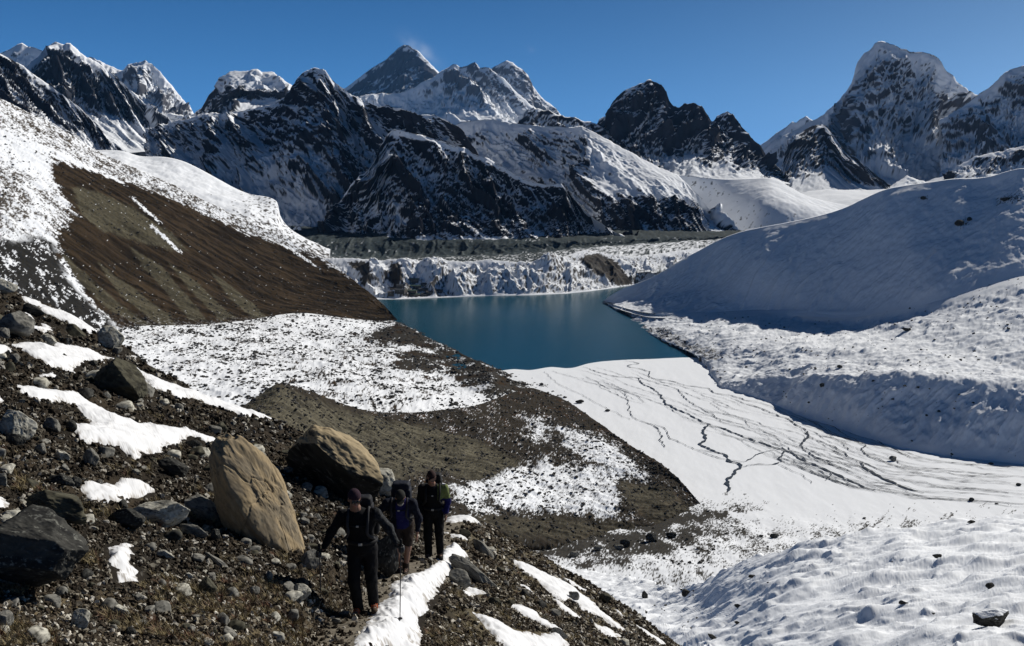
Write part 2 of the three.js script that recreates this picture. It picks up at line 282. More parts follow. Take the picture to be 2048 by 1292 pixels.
// the front spur
mountain('dark triangular spur in front with a bright snow edge along its crest', {
  crest: [[560, 482, 3205], [610, 478, 3205], [628, 468, 3205], [648, 442, 3232], [668, 418, 3243], [688, 392, 3260], [704, 368, 3276], [718, 350, 3287], [736, 338, 3315], [748, 318, 3342], [760, 290, 3370], [772, 272, 3397], [786, 255, 3425], [800, 257, 3425], [820, 264, 3425], [845, 271, 3425], [870, 276, 3425], [900, 286, 3425], [930, 296, 3425], [960, 310, 3408], [985, 322, 3397], [1010, 334, 3386], [1040, 352, 3370], [1070, 364, 3353], [1095, 366, 3342], [1118, 366, 3331], [1132, 374, 3320], [1150, 396, 3287], [1170, 418, 3260], [1195, 440, 3232], [1225, 462, 3205], [1270, 482, 3177]],
  foot: [[560, 486, 3240], [700, 478, 3130], [850, 482, 3080], [1000, 484, 3080], [1150, 484, 3120], [1270, 486, 3240]],
  A: 95, L: 190, rows: [60, 70], jag: 2.5, sd: 14.1, back: 500, drop: 420, rock: [0.0144, 0.0162, 0.0225], lean: -0.45,
  snow: (p, s, x, y, nx) => 0.12 + (p < 800 ? 0.1 : 0) + (s < 0.05 && p > 780 && p < 1125 ? 0.5 : 0) + (s < 0.3 ? 0.05 : -0.1 - 0.18 * sstep(0.5, 0.9, s)),
});
// twin dark peaks in the centre right
mountain('dark rugged twin-headed peak with a smaller horn on its right, centre right of the skyline', {
  crest: bar([[1140, 300], [1165, 272], [1190, 250], [1200, 238], [1212, 232], [1222, 210], [1232, 194], [1245, 182], [1258, 176], [1272, 170], [1286, 164], [1300, 158], [1312, 162], [1324, 168], [1334, 182], [1340, 198], [1348, 210], [1356, 212], [1366, 205], [1380, 203], [1395, 206], [1406, 214], [1414, 226], [1424, 240], [1432, 232], [1444, 226], [1456, 221], [1466, 224], [1474, 236], [1484, 250], [1496, 264], [1510, 280], [1522, 290], [1530, 302], [1540, 320], [1580, 352]], 5700),
  foot: [[1140, 360, 5150], [1350, 362, 5000], [1450, 362, 4950], [1580, 368, 4950]], A: 150, L: 300, jag: 4, sd: 15.7, rows: [75, 60], back: 900, drop: 700, rock: [0.0192, 0.0216, 0.0300], lean: 0.3,
  snow: (p, s) => -0.06 + (s > 0.72 && p > 1370 ? 0.4 * sstep(0.78, 0.9, s) : 0) + (p < 1310 ? 0.04 : -0.06),
});
mountain('pale distant snow peak in the gap left of the big white peak', {
  crest: bar([[1470, 320], [1510, 296], [1530, 284], [1545, 272], [1560, 260], [1572, 254], [1584, 242], [1592, 245], [1600, 237], [1612, 231], [1622, 238], [1640, 246], [1665, 256], [1720, 300]], 11500),
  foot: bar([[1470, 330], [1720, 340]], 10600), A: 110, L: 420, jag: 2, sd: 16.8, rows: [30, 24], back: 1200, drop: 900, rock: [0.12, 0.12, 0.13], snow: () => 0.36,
});
// the big white peak at the right, its neighbour and the dark buttress below
mountain('big white fluted peak with a blunt summit, rising at the right', {
  crest: shear([[1440, 345], [1490, 318], [1520, 300], [1545, 282], [1570, 270], [1600, 255], [1615, 243], [1630, 236], [1645, 228], [1658, 216], [1672, 206], [1684, 194], [1694, 180], [1702, 166], [1708, 148], [1713, 130], [1718, 120], [1728, 108], [1738, 100], [1748, 86], [1757, 81], [1770, 84], [1784, 88], [1800, 93], [1814, 96], [1822, 102], [1838, 102], [1852, 104], [1866, 108], [1878, 114], [1886, 124], [1893, 138], [1906, 148], [1914, 162], [1926, 170], [1940, 182], [1955, 190], [1975, 198], [2010, 220], [2060, 250], [2120, 280]], 7600, -1.1),
  foot: shear([[1440, 390], [2120, 400]], 6350, -1.1), A: 260, L: 520, jag: 2.5, sd: 18.4, rows: [95, 60], back: 1500, drop: 1300, rock: [0.06, 0.06, 0.068], lean: 0.25, sharp: 3,
  snow: (p, s, x, y) => (s < 0.3 ? 0.6 : s < 0.62 ? 0.48 : 0.5) - 0.5 * clamp(1 - Math.hypot((p - 1690) / 70, (s - 0.52) / 0.16)),
});
mountain('white mountain cut off by the right edge of the picture, beside the big fluted peak', {
  crest: shear([[1880, 240], [1920, 212], [1945, 194], [1958, 184], [1972, 177], [1986, 166], [1998, 156], [2010, 146], [2022, 136], [2036, 133], [2050, 130], [2090, 118], [2160, 140], [2300, 210]], 6700, -0.8),
  foot: shear([[1880, 390], [2300, 400]], 5800, -0.8), A: 210, L: 430, jag: 2.5, sd: 20.9, rows: [80, 60], back: 1300, drop: 1000, rock: [0.06, 0.06, 0.068], lean: -0.25, snow: (p, s) => (s < 0.5 ? 0.48 : 0.36),
});
mountain('steep dark rock buttress at the foot of the big white peak', {
  crest: [[1570, 300, 5500], [1592, 268, 5600], [1610, 258, 5650], [1628, 250, 5700], [1645, 246, 5750], [1662, 262, 5700], [1676, 280, 5600], [1688, 296, 5500], [1700, 306, 5400], [1716, 318, 5300], [1736, 336, 5200], [1756, 352, 5100], [1776, 366, 5000], [1800, 380, 4950]],
  foot: shear([[1570, 404], [1700, 400], [1800, 396]], 4800, -0.9), A: 90, L: 200, jag: 3, sd: 22.3, rows: [45, 40], back: 500, drop: 350, rock: [0.03, 0.029, 0.032], snow: (p, s) => -0.1,
});
mountain('low dark rib below the right-hand mountain, dipping to a snow basin', {
  crest: [[1780, 372, 4900], [1812, 352, 5000], [1850, 362, 5000], [1890, 352, 5000], [1915, 330, 5000], [1950, 312, 5050], [1990, 305, 5100], [2050, 290, 5100], [2150, 280, 5100]],
  foot: bar([[1780, 396], [2150, 400]], 4500), A: 70, L: 220, jag: 3, sd: 24.6, rows: [36, 36], back: 500, drop: 260, rock: [0.03, 0.029, 0.032], snow: (p, s) => 0.02,
});

// ---------------------------------------------------------------- snow ridges in the middle distance
const softSnow = (dirty, sc = 20) => (x, y, z, nx, ny) => { const f = fbm(x / sc, z / sc, 5, 0.62); return mix3(SNOW, [0.06, 0.055, 0.05], sstep(dirty, dirty + 0.12, f + 0.3 * (1 - ny) * 2)); };
const roll = (A, L, sd, gain = 0.5) => (x, y, z, v, s) => A * (sstep(0, 0.06, s) * 0.85 + 0.15) * fbm(x / L + sd, z / L * 0.8 + sd * 2, 6, gain);
land(loft({
  px: [1330, 1700, 2], back: [400, 200], rows: [40, 30], smooth: [0, 1, 2],
  lines: [[[1330, 352, 4050], [1366, 350, 4050], [1400, 354, 4000], [1450, 358, 3950], [1500, 357, 3900], [1535, 356, 3850], [1555, 360, 3850], [1580, 374, 3800], [1610, 390, 3750], [1650, 402, 3750], [1700, 412, 3750]], [[1330, 410, 3980], [1420, 412, 3880], [1480, 408, 3700], [1530, 402, 3580], [1600, 415, 3540], [1700, 440, 3560]], [[1330, 480, 3640], [1450, 474, 3560], [1530, 470, 3440], [1700, 480, 3400]]],
  disp: (x, y, z, v, s) => 7 * fbm(x / 90, z / 90, 6, 0.6) * sstep(-0.02, 0.12, s), color: softSnow(0.5, 14),
}).mesh(), 'snow_ridge', 'snow-covered moraine mound, half blue shade and half sunlit, below the twin dark peaks', 'ridge');
land(loft({
  px: [1560, 2150, 3], back: [500, 100], rows: [14, 30], smooth: [0],
  lines: [[[1560, 396, 4400], [1620, 382, 4400], [1680, 378, 4400], [1740, 381, 4400], [1790, 377, 4400], [2150, 372, 4400]], [[1560, 408, 4000], [1800, 392, 4000], [2150, 388, 4000]], [[1560, 425, 3750], [2150, 430, 3750]]],
  disp: (x, y, z, v, s) => 9 * fbm(x / 150, z / 150, 6, 0.55), color: softSnow(0.7, 30),
}).mesh(), 'snow_ridge', 'flat sunlit snowfield in front of the big white peak', 'snowfield');
land(loft({
  px: [40, 660, 2], back: [500, 300], rows: [45, 60], smooth: [0],
  lines: [[[40, 260, 2700], [130, 272, 2700], [180, 298, 2700], [215, 300, 2700], [245, 302, 2700], [280, 312, 2700], [330, 314, 2700], [365, 322, 2680], [400, 338, 2650], [440, 360, 2620], [470, 376, 2600], [500, 388, 2580], [530, 393, 2560], [546, 398, 2550], [556, 408, 2530], [560, 430, 2500], [575, 452, 2480], [600, 470, 2450], [660, 500, 2400]],
    [[40, 300, 2400], [250, 350, 2380], [400, 400, 2350], [500, 430, 2330], [600, 480, 2350], [660, 505, 2360]], [[40, 420, 2150], [300, 440, 2150], [660, 530, 2200]]],
  disp: (x, y, z, v, s) => sstep(-0.02, 0.1, s) * (8 * fbm(x / 70, z / 70, 6, 0.55) + 9 * sstep(-500, -420, x) * ridged(x / 35, v / 90, 4)),
  color: (x, y, z, nx, ny, nz, v, s, p) => { const f = fbm(x / 9, v / 22, 5, 0.65), d = sstep(430, 520, p) * 0.35 + sstep(0.35, 0.8, s) * 0.2; return mix3(SNOW, [0.06, 0.052, 0.045], sstep(0.42, 0.55, f + d - 0.02)); },
}).mesh(), 'snow_ridge', 'smooth white ridge behind the brown hillside, ending in a snowy knob above the valley', 'ridge');

// ---------------------------------------------------------------- glacier trough and moraines beyond the lake
land(loft({
  px: [480, 1560, 2], rows: [10, 30, 26, 10], smooth: [1, 2],
  lines: [[[480, 452, 3400], [1560, 462, 3400]], [[480, 462, 3120], [620, 470, 3100], [700, 476, 3090], [800, 479, 3080], [950, 480, 3080], [1100, 480, 3080], [1250, 478, 3100], [1400, 474, 3120], [1560, 468, 3130]],
    [[480, 500, 2960], [620, 506, 2940], [750, 516, 2900], [850, 512, 2920], [950, 510, 2930], [1050, 506, 2950], [1150, 496, 2990], [1300, 486, 3030], [1400, 480, 3060], [1560, 472, 3100]],
    [[480, 530, 2420], [900, 528, 2430], [1100, 518, 2500], [1200, 507, 2580], [1400, 493, 2770], [1560, 477, 2860]], [[480, 560, 2260], [1560, 540, 2420]]],
  disp: (x, y, z, v, s) => { const wall = sstep(0.2, 0.3, s) * (1 - sstep(0.45, 0.55, s)); return wall * (16 * (ridged(x / 52 + fbm(x / 90, v / 120, 3) * 0.9, v / 130, 6, 0.6) - 0.4)) + (1 - wall) * 8 * fbm(x / 45, z / 45, 5, 0.6); },
  color: (x, y, z, nx, ny, nz, v, s, p) => {
    const wall = sstep(0.19, 0.25, s) * (1 - sstep(0.5, 0.56, s)), f = fbm(x / 16, z / 22, 5, 0.62), st = fbm(x / 14, v / 160, 4, 0.6);
    const grey = mix3([0.034, 0.044, 0.047], [0.1, 0.112, 0.108], sstep(-0.05, 0.5, st) * 0.8), sn = sstep(0.1, 0.28, f + (ny - 0.93) * 2 + sstep(1050, 1250, p) * 0.22 - 0.12);
    return mix3(mix3(mix3([0.04, 0.047, 0.047], grey, 0.5), SNOW, sn * sstep(0.3, 0.6, s)), mix3(grey, SNOW, 0.7 * sstep(0.34, 0.5, fbm(x / 20, v / 50, 4, 0.65) + 0.12 * n2(x / 120, v / 60))), wall);
  },
}).mesh(), 'glacier', 'grey-green rubble-covered glacier and its streaked moraine wall beyond the lake', 'glacier');
const MOUNDS = [[-190, 170, 46, 34], [-120, 205, 38, 24], [-40, 195, 44, 32], [20, 185, 50, 30], [90, 170, 52, 38], [-250, 165, 40, 22], [150, 205, 40, 20], [-330, 180, 40, 26], [60, 215, 24, 14]];
const moraine = loft({
  px: [560, 1500, 1.5], back: [120, 20], rows: [40, 26], smooth: [0, 1], jag: 1.5,
  lines: [[[560, 515, 2235], [640, 516, 2235], [700, 516, 2235], [760, 520, 2235], [800, 517, 2235], [830, 521, 2235], [880, 520, 2235], [930, 523, 2240], [980, 519, 2250], [1040, 524, 2265], [1090, 520, 2300], [1130, 512, 2340], [1170, 500, 2400], [1210, 506, 2420], [1260, 512, 2450], [1320, 506, 2520], [1400, 496, 2600], [1500, 490, 2700]],
    [[560, 568, 0, 30], [700, 566, 0, 30], [900, 566, 0, 28], [1000, 563, 0, 28], [1100, 560, 0, 28], [1180, 554, 0, 28], [1250, 547, 0, 28], [1350, 540, 0, 30], [1500, 528, 0, 34]],
    [[560, 604, 0, -2], [740, 600, 0, -1], [800, 599, 0, -0.5], [840, 597.5, 0, -0.5], [900, 595, 0, -0.5], [980, 592, 0, -0.5], [1060, 591, 0, -0.5], [1130, 588, 0, -0.5], [1180, 583, 0, -0.5], [1230, 576, 0, -0.5], [1270, 570, 0, -0.5], [1500, 560, 0, -0.5]]],
  vertical: true,
  disp: (x, y, z, v, s) => { let mound = 0; for (const [mx, ms, R, H] of MOUNDS) { const d = Math.hypot(x - mx, (v - ms) * 0.8) / R + 0.18 * n2(x / 14, v / 14 + mx); if (d < 1) mound = Math.max(mound, H * (1 - d)); } const e = sstep(0.02, 0.2, s) * (1 - sstep(0.8, 0.98, s)); const w = 0.5 * fbm(x / 90, z / 60 + 4, 2); return mound * (1 - sstep(0.93, 1, s)) + e * (26 * (ridged(x / 70 + w + 3.7, v / 120 + w, 5, 0.48) - 0.5) + 3.5 * fbm(x / 12, v / 12, 4, 0.6)) + 1.2 * (1 - sstep(0.9, 1, s)) * fbm(x / 9, z / 9, 3); },
});
const dark1 = moraine.zone([[1160, 520], [1195, 508], [1225, 520], [1262, 565], [1235, 570], [1190, 545]]), dark2 = moraine.zone([[782, 524], [800, 530], [804, 560], [790, 572], [780, 560], [784, 540]]), dark3 = moraine.zone([[700, 525], [730, 524], [742, 560], [728, 575], [722, 545]]), villagePatch = moraine.zone([[780, 575], [805, 560], [860, 565], [905, 580], [880, 592], [800, 592]]);
moraine.paint((x, y, z, nx, ny, nz, v, s, p) => {
  const f = fbm(x / 6, v / 8, 5, 0.68), st = fbm((x - v * 0.6) / 7, v / 60, 3);
  const dk = Math.max(sstep(-8, 6, dark1(x, z) + 8 * st), sstep(-6, 4, dark2(x, z) + 4 * f), sstep(-6, 4, dark3(x, z) + 6 * f)) * 0.9 + sstep(-6, 4, villagePatch(x, z) + 5 * f) * 0.25;
  const t = sstep(0.2, 0.42, f * 0.8 + dk * 1.1 + (0.88 - ny) * 0.4 + 0.03 - (s > 0.93 ? 0.35 : 0) + (nx > 0.3 ? 0.12 : -0.08));
  return mix3(SNOW, mix3([0.045, 0.04, 0.036], [0.11, 0.105, 0.095], sstep(-0.2, 0.6, st)), t);
});
land(moraine.mesh(), 'moraine', 'hummocky snow-speckled moraine along the far shore of the lake', 'moraine');

// ---------------------------------------------------------------- the lake
{
  const g = new THREE.PlaneGeometry(1500, 1500, 1, 1); g.rotateX(-Math.PI / 2); g.translate(0, 0, -1750);
  const uv = g.attributes.uv; for (let i = 0; i < uv.count; i++) uv.setXY(i, uv.getX(i) * 1500 / 60, uv.getY(i) * 1500 / 60);
  const W = 256, d = new Uint8Array(W * W * 4);
  for (let j = 0; j < W; j++) for (let i = 0; i < W; i++) { const a = i / W * 6.28318, b = j / W * 6.28318; let h = 0; for (let k = 1; k < 22; k++) { const p = Math.round(2 + 9 * Math.abs(Math.sin(k * 12.9))), q = Math.round(3 + 12 * Math.abs(Math.sin(k * 4.1))); h += Math.sin(p * a * (k % 2 ? 1 : -1) + q * b + k * 2.1) / Math.sqrt(p * p + q * q); } const v = clamp(128 + h * 22, 0, 255), o = (j * W + i) * 4; d[o] = d[o + 1] = d[o + 2] = v; d[o + 3] = 255; }
  const t = new THREE.DataTexture(d, W, W); t.wrapS = t.wrapT = THREE.RepeatWrapping; t.magFilter = THREE.LinearFilter; t.needsUpdate = true;
  const m = new THREE.MeshPhysicalMaterial({ color: new THREE.Color().setRGB(0.005, 0.045, 0.066), roughness: 0.24, ior: 1.33, bumpMap: t, bumpScale: 0.3 });
  const lake = new THREE.Mesh(g, m); lake.position.y = 0; land(lake, 'lake', 'deep blue-green glacial lake in the middle of the valley', 'lake');
}

// ---------------------------------------------------------------- the brown hillside at the left of the lake
const hill = loft({
  px: [-120, 830, 1.6], back: [400, 260], rows: [70, 90, 110], smooth: [0, 1, 2], jag: 2,
  lines: [[[-120, 150, 1560], [0, 196, 1620], [60, 225, 1660], [130, 262, 1700], [200, 304, 1730], [270, 336, 1760], [340, 366, 1790], [400, 396, 1815], [450, 420, 1840], [500, 444, 1860], [560, 471, 1880], [610, 496, 1890], [660, 524, 1890], [710, 562, 1870], [750, 594, 1840], [780, 622, 1800], [796, 640, 1775], [830, 668, 1720]],
    [[-120, 300, 1370], [0, 330, 1420], [130, 370, 1500], [270, 425, 1590], [400, 475, 1680], [560, 535, 1790], [660, 572, 1820], [750, 610, 1810], [796, 641, 1772], [830, 669, 1718]],
    [[-120, 480, 1180], [0, 490, 1230], [130, 515, 1320], [270, 545, 1440], [400, 570, 1540], [560, 595, 1690], [660, 608, 1750], [750, 628, 1780], [796, 642, 1770], [830, 670, 1715]],
    [[-120, 680, 990], [0, 676, 1050], [130, 664, 1180], [250, 660, 1270], [330, 658, 1330], [400, 658, 1390], [500, 650, 1490], [600, 638, 1610], [690, 645, 1680], [750, 650, 1735], [796, 643, 1768], [830, 671, 1712]]],
  disp: (x, y, z, v, s) => { const c = x * 0.49 - z * 0.87 * -1, e = sstep(-0.02, 0.08, s) * (1 - sstep(0.93, 1, s)); const wv = fbm(x / 70, z / 70, 3); return e * (4.2 * (ridged((x * 0.45 + z * 0.9) / 38 + wv * 0.9, (x * 0.9 - z * 0.45) / 160 + wv, 5, 0.6) - 0.4) + 5 * fbm(x / 160, z / 160, 3) + 1.1 * fbm(x / 9, z / 9, 4, 0.65)); },
});
{
  const brown = hill.zone([[104, 316], [150, 332], [210, 352], [262, 364], [310, 384], [365, 408], [410, 428], [450, 446], [490, 462], [540, 482], [590, 500], [640, 516], [700, 556], [760, 602], [815, 660], [700, 655], [520, 660], [330, 675], [240, 655], [190, 610], [140, 560], [118, 520], [108, 470], [128, 445], [150, 430], [130, 392], [104, 350]]);
  const rubble = hill.zone([[0, 480], [60, 470], [110, 480], [140, 560], [230, 650], [240, 680], [0, 690], [-100, 690], [-100, 470]]);
  const scree = hill.zone([[140, 372], [200, 386], [262, 412], [300, 440], [345, 470], [372, 500], [330, 498], [270, 482], [205, 462], [165, 432]]);
  const dirty = hill.zone([[-100, 300], [40, 320], [70, 360], [60, 430], [0, 440], [-100, 440]]);
  const streaks = [[[118, 500], [180, 556], [250, 615], [320, 662], [300, 662], [220, 620], [150, 556]], [[190, 520], [260, 570], [340, 630], [352, 655], [320, 650], [240, 590]], [[258, 490], [320, 530], [375, 590], [412, 640], [380, 640], [330, 580], [285, 535]], [[330, 520], [400, 570], [440, 610], [475, 636], [440, 640], [400, 600]], [[418, 540], [460, 570], [510, 610], [535, 636], [505, 636], [455, 590]]].map((p) => hill.zone(p));
  const lines = [[[262, 395], [290, 425], [318, 448], [322, 444], [296, 420], [268, 393]], [[300, 455], [330, 480], [360, 508], [364, 503], [335, 476], [306, 450]], [[520, 470], [580, 500], [640, 540], [642, 537], [585, 495], [524, 466]], [[118, 520], [135, 545], [150, 575], [156, 570], [142, 540], [124, 515]]].map((p) => hill.zone(p));
  hill.paint((x, y, z, nx, ny, nz, v, s, p) => {
    const a = (x * 0.45 + z * 0.9), b = (x * 0.9 - z * 0.45), fine = fbm(x / 5, z / 5, 4, 0.7), mid = fbm(x / 24, z / 24, 4, 0.6), st = fbm(a / 9, b / 90, 4, 0.6), dots = fbm(a / 3.2, b / 5, 3, 0.7);
    let bare = sstep(-2, 2, brown(x, z, 40) + 12 * mid + 12 * fine + 16 * st);
    const rub = sstep(-6, 10, rubble(x, z, 40) + 14 * mid);
    const dir = sstep(-10, 20, dirty(x, z, 60) + 30 * mid);
    const sparse = sstep(0.12, 0.34, fine * 0.9 + mid * 0.5 + 0.14 * dir + 0.12 + (s < 0.12 ? 0.1 : 0) - (s > 0.16 && s < 0.34 ? 0.22 : 0));
    const grass = mul3(mix3([0.015, 0.0105, 0.006], [0.033, 0.0225, 0.013], sstep(-0.4, 0.5, st)), 0.65 + 0.7 * sstep(-0.35, 0.3, st + 0.6 * mid));
    let sc = sstep(-4, 6, scree(x, z, 30) + 10 * mid + 6 * fine); for (const f of streaks) sc = Math.max(sc, sstep(-2.5, 3, f(x, z, 20) + 4 * st + 3 * fine) * 0.9);
    const earth = mix3(grass, mul3([0.07, 0.063, 0.042], 1 + 0.5 * fine + 0.45 * st), sc * (0.55 + 0.5 * clamp(0.5 + st + fine)));
    let sn = sstep(0.5, 0.62, dots + 0.1 * mid + (sc > 0.4 ? 0.05 : 0)) * 0.9;
    for (const f of lines) sn = Math.max(sn, sstep(-1.2, 1, f(x, z, 20) + 13 * fine - 2.0 + 4 * mid));
    sn = Math.max(sn, sstep(0.9, 0.99, s) * 0.3 * sstep(0.1, 0.3, fine));
    const rubb = mix3([0.02, 0.019, 0.017], SNOW, sstep(0.2, 0.27, fine + mid * 0.8 - 0.06 + 0.12 * (ny - 0.8)));
    let c = mix3(SNOW, mul3([0.06, 0.05, 0.04], 1 + fine), sparse);
    c = mix3(c, rubb, rub); return mix3(c, mix3(earth, SNOW, sn), bare);
  });
}
land(hill.mesh(), 'hillside', 'brown hillside with grey scree streaks and a snowy top, falling to the left shore of the lake', 'hillside');

// ---------------------------------------------------------------- the snowy shelf between the brown hillside and the scree spur
const shelf = loft({
  px: [-60, 1130, 1.6], rows: [80, 80, 20], smooth: [0, 1, 2],
  lines: [[[-60, 660, 1100], [130, 652, 1215], [250, 648, 1300], [330, 646, 1360], [400, 646, 1420], [500, 638, 1520], [600, 626, 1640], [690, 636, 1700], [760, 642, 1740], [800, 643, 1764], [850, 668, 0, -1.5], [900, 694, 0, -1.5], [935, 712, 0, -1.5], [970, 727, 0, -1.5], [1000, 738, 0, -1.5], [1045, 752, 0, -1.5], [1130, 770, 0, -1.5]],
    [[-60, 740, 900], [250, 716, 1080], [400, 712, 1160], [560, 704, 1260], [700, 702, 1330], [800, 706, 1360], [860, 712, 1370], [920, 728, 1350], [980, 752, 0, 14], [1030, 768, 0, 6], [1130, 780, 0, -1]],
    [[-60, 840, 760], [250, 838, 800], [400, 836, 830], [560, 830, 850], [700, 836, 880], [800, 834, 930], [900, 822, 1010], [980, 806, 1090], [1045, 790, 1160], [1130, 790, 0, -1]],
    [[-60, 900, 720], [560, 880, 800], [1130, 820, 1100]]],
  vertical: true, disp: (x, y, z, v, s) => sstep(0, 0.1, s) * (8 * fbm(x / 80, z / 100, 5, 0.52) + 2.4 * ridged(x / 26, z / 34, 5, 0.6) + 1.2 * Math.max(0, fbm(x / 7, z / 9, 3, 0.6))),
});
{
  const dark = [[[850, 690], [890, 700], [930, 716], [990, 742], [1045, 766], [1050, 780], [1010, 800], [960, 790], [930, 770], [900, 740]], [[740, 655], [800, 650], [850, 676], [870, 692], [800, 690], [750, 690]], [[730, 664], [775, 672], [785, 684], [740, 680]], [[800, 700], [860, 705], [900, 730], [860, 745], [790, 735]]].map((p) => shelf.zone(p));
  const clean = [[[800, 822], [860, 800], [930, 780], [960, 795], [1030, 785], [1060, 790], [960, 815], [850, 826]], [[400, 745], [480, 740], [560, 760], [520, 800], [470, 815], [420, 800]], [[560, 640], [700, 640], [760, 652], [740, 668], [600, 660]]].map((p) => shelf.zone(p));
  shelf.paint((x, y, z, nx, ny, nz, v, s, p) => {
    const fine = fbm(x / 3.2, z / 5.5, 5, 0.7), mid = fbm(x / 22, z / 40, 4, 0.6), big = fbm(x / 90, z / 120, 3);
    let d = 0, c = 0; for (const f of dark) d = Math.max(d, sstep(-14, 12, f(x, z, 40) + 20 * mid)); for (const f of clean) c = Math.max(c, sstep(-8, 8, f(x, z, 40) + 8 * mid));
    const e = sstep(0, 0.34, s); const edge = p > 790 ? (1 - sstep(0.1, 0.32, s)) : 0;
    const k = fine * 0.85 + mid * 0.62 + big * 0.2 + d * 0.42 + edge * 0.3 - c * 0.5 + (0.97 - ny) * 1.2 + 0.06 + 0.08 * sstep(560, 800, p);
    const shrub = mix3([0.04, 0.036, 0.03], [0.04, 0.026, 0.015], sstep(0, 0.4, mid)); 
    return mix3(SNOW, mul3(shrub, 0.8 + 0.5 * fine), sstep(0.24, 0.31, k));
  });
}
land(shelf.mesh(), 'snowy_shelf', 'snow-speckled rocky shelf between the brown hillside and the lake', 'terrain');

// ---------------------------------------------------------------- the flat snow plain with its braided streams
const plain = loft({
  px: [860, 2200, 1.6], rows: [12, 70, 50, 40, 40, 40, 40, 20], smooth: [1],
  lines: [[[860, 730, 0, -5], [1000, 730, 0, -5], [1180, 722, 0, -5], [1400, 708, 0, -5], [2200, 700, 0, -5]],
    [[860, 745, 0, 0.1], [1000, 742, 0, 0.1], [1030, 739, 0, 0.1], [1060, 741, 0, 0.1], [1100, 735, 0, 0.1], [1140, 737, 0, 0.1], [1180, 727, 0, 0.1], [1240, 721, 0, 0.1], [1300, 719, 0, 0.1], [1370, 716, 0, 0.1], [1420, 718, 0, 0.1], [2200, 712, 0, 0.1]],
    ...[[800, 1.2], [870, 2.5], [930, 4], [1000, 7], [1060, 12], [1130, 25], [1190, 24]].map(([py, h]) => [[860, py, 0, h], [2200, py, 0, h]])],
  vertical: true, disp: (x, y, z, v, s) => { const n = sstep(0.62, 0.8, s); return 0.5 * fbm(x / 22, z / 60, 4, 0.55) * sstep(0.1, 0.2, s) + n * (2.2 * fbm(x / 30, z / 40, 4, 0.5) + 0.9 * Math.max(0, fbm(x / 6, z / 8, 3, 0.6))); },
});
const gravel = plain.zone([[1300, 1002], [1360, 990], [1420, 984], [1500, 988], [1545, 1005], [1520, 1022], [1440, 1030], [1380, 1040], [1300, 1060]]), bog = plain.zone([[1440, 950], [1470, 945], [1485, 965], [1500, 990], [1440, 990], [1455, 965]]), rocksEdge = plain.zone([[1040, 1080], [1180, 1062], [1300, 1050], [1400, 1030], [1460, 1030], [1470, 1060], [1400, 1085], [1280, 1110], [1100, 1125]]);
plain.paint((x, y, z, nx, ny, nz, v, s, p) => {
  const fine = fbm(x / 1.6, z / 2.6, 4, 0.72), mid = fbm(x / 14, z / 30, 4, 0.6), st = fbm((x * 0.8 + z * 0.6) / 4, (z * 0.8 - x * 0.6) / 50, 4, 0.65);
  const near = sstep(0.55, 0.78, s), right = sstep(1500, 1900, p) * sstep(0.45, 0.6, s);
  let k = fine * 0.55 + mid * 0.35 + near * 0.3 - 0.32 * (1 - near) + right * (st * 0.7 + 0.03) + (1 - near) * 0.25 * st;
  k += sstep(-6, 6, gravel(x, z, 30) + 8 * mid) * 0.36 + sstep(-5, 5, bog(x, z, 30) + 8 * mid) * 0.36 + sstep(-24, 20, rocksEdge(x, z, 60) + 18 * mid) * 0.24;
  return mix3(SNOW, mul3([0.04, 0.037, 0.032], 1 + fine), sstep(0.34, 0.42, k));
});
land(plain.mesh(), 'snow_plain', 'flat snow-covered delta plain at the near end of the lake', 'plain');
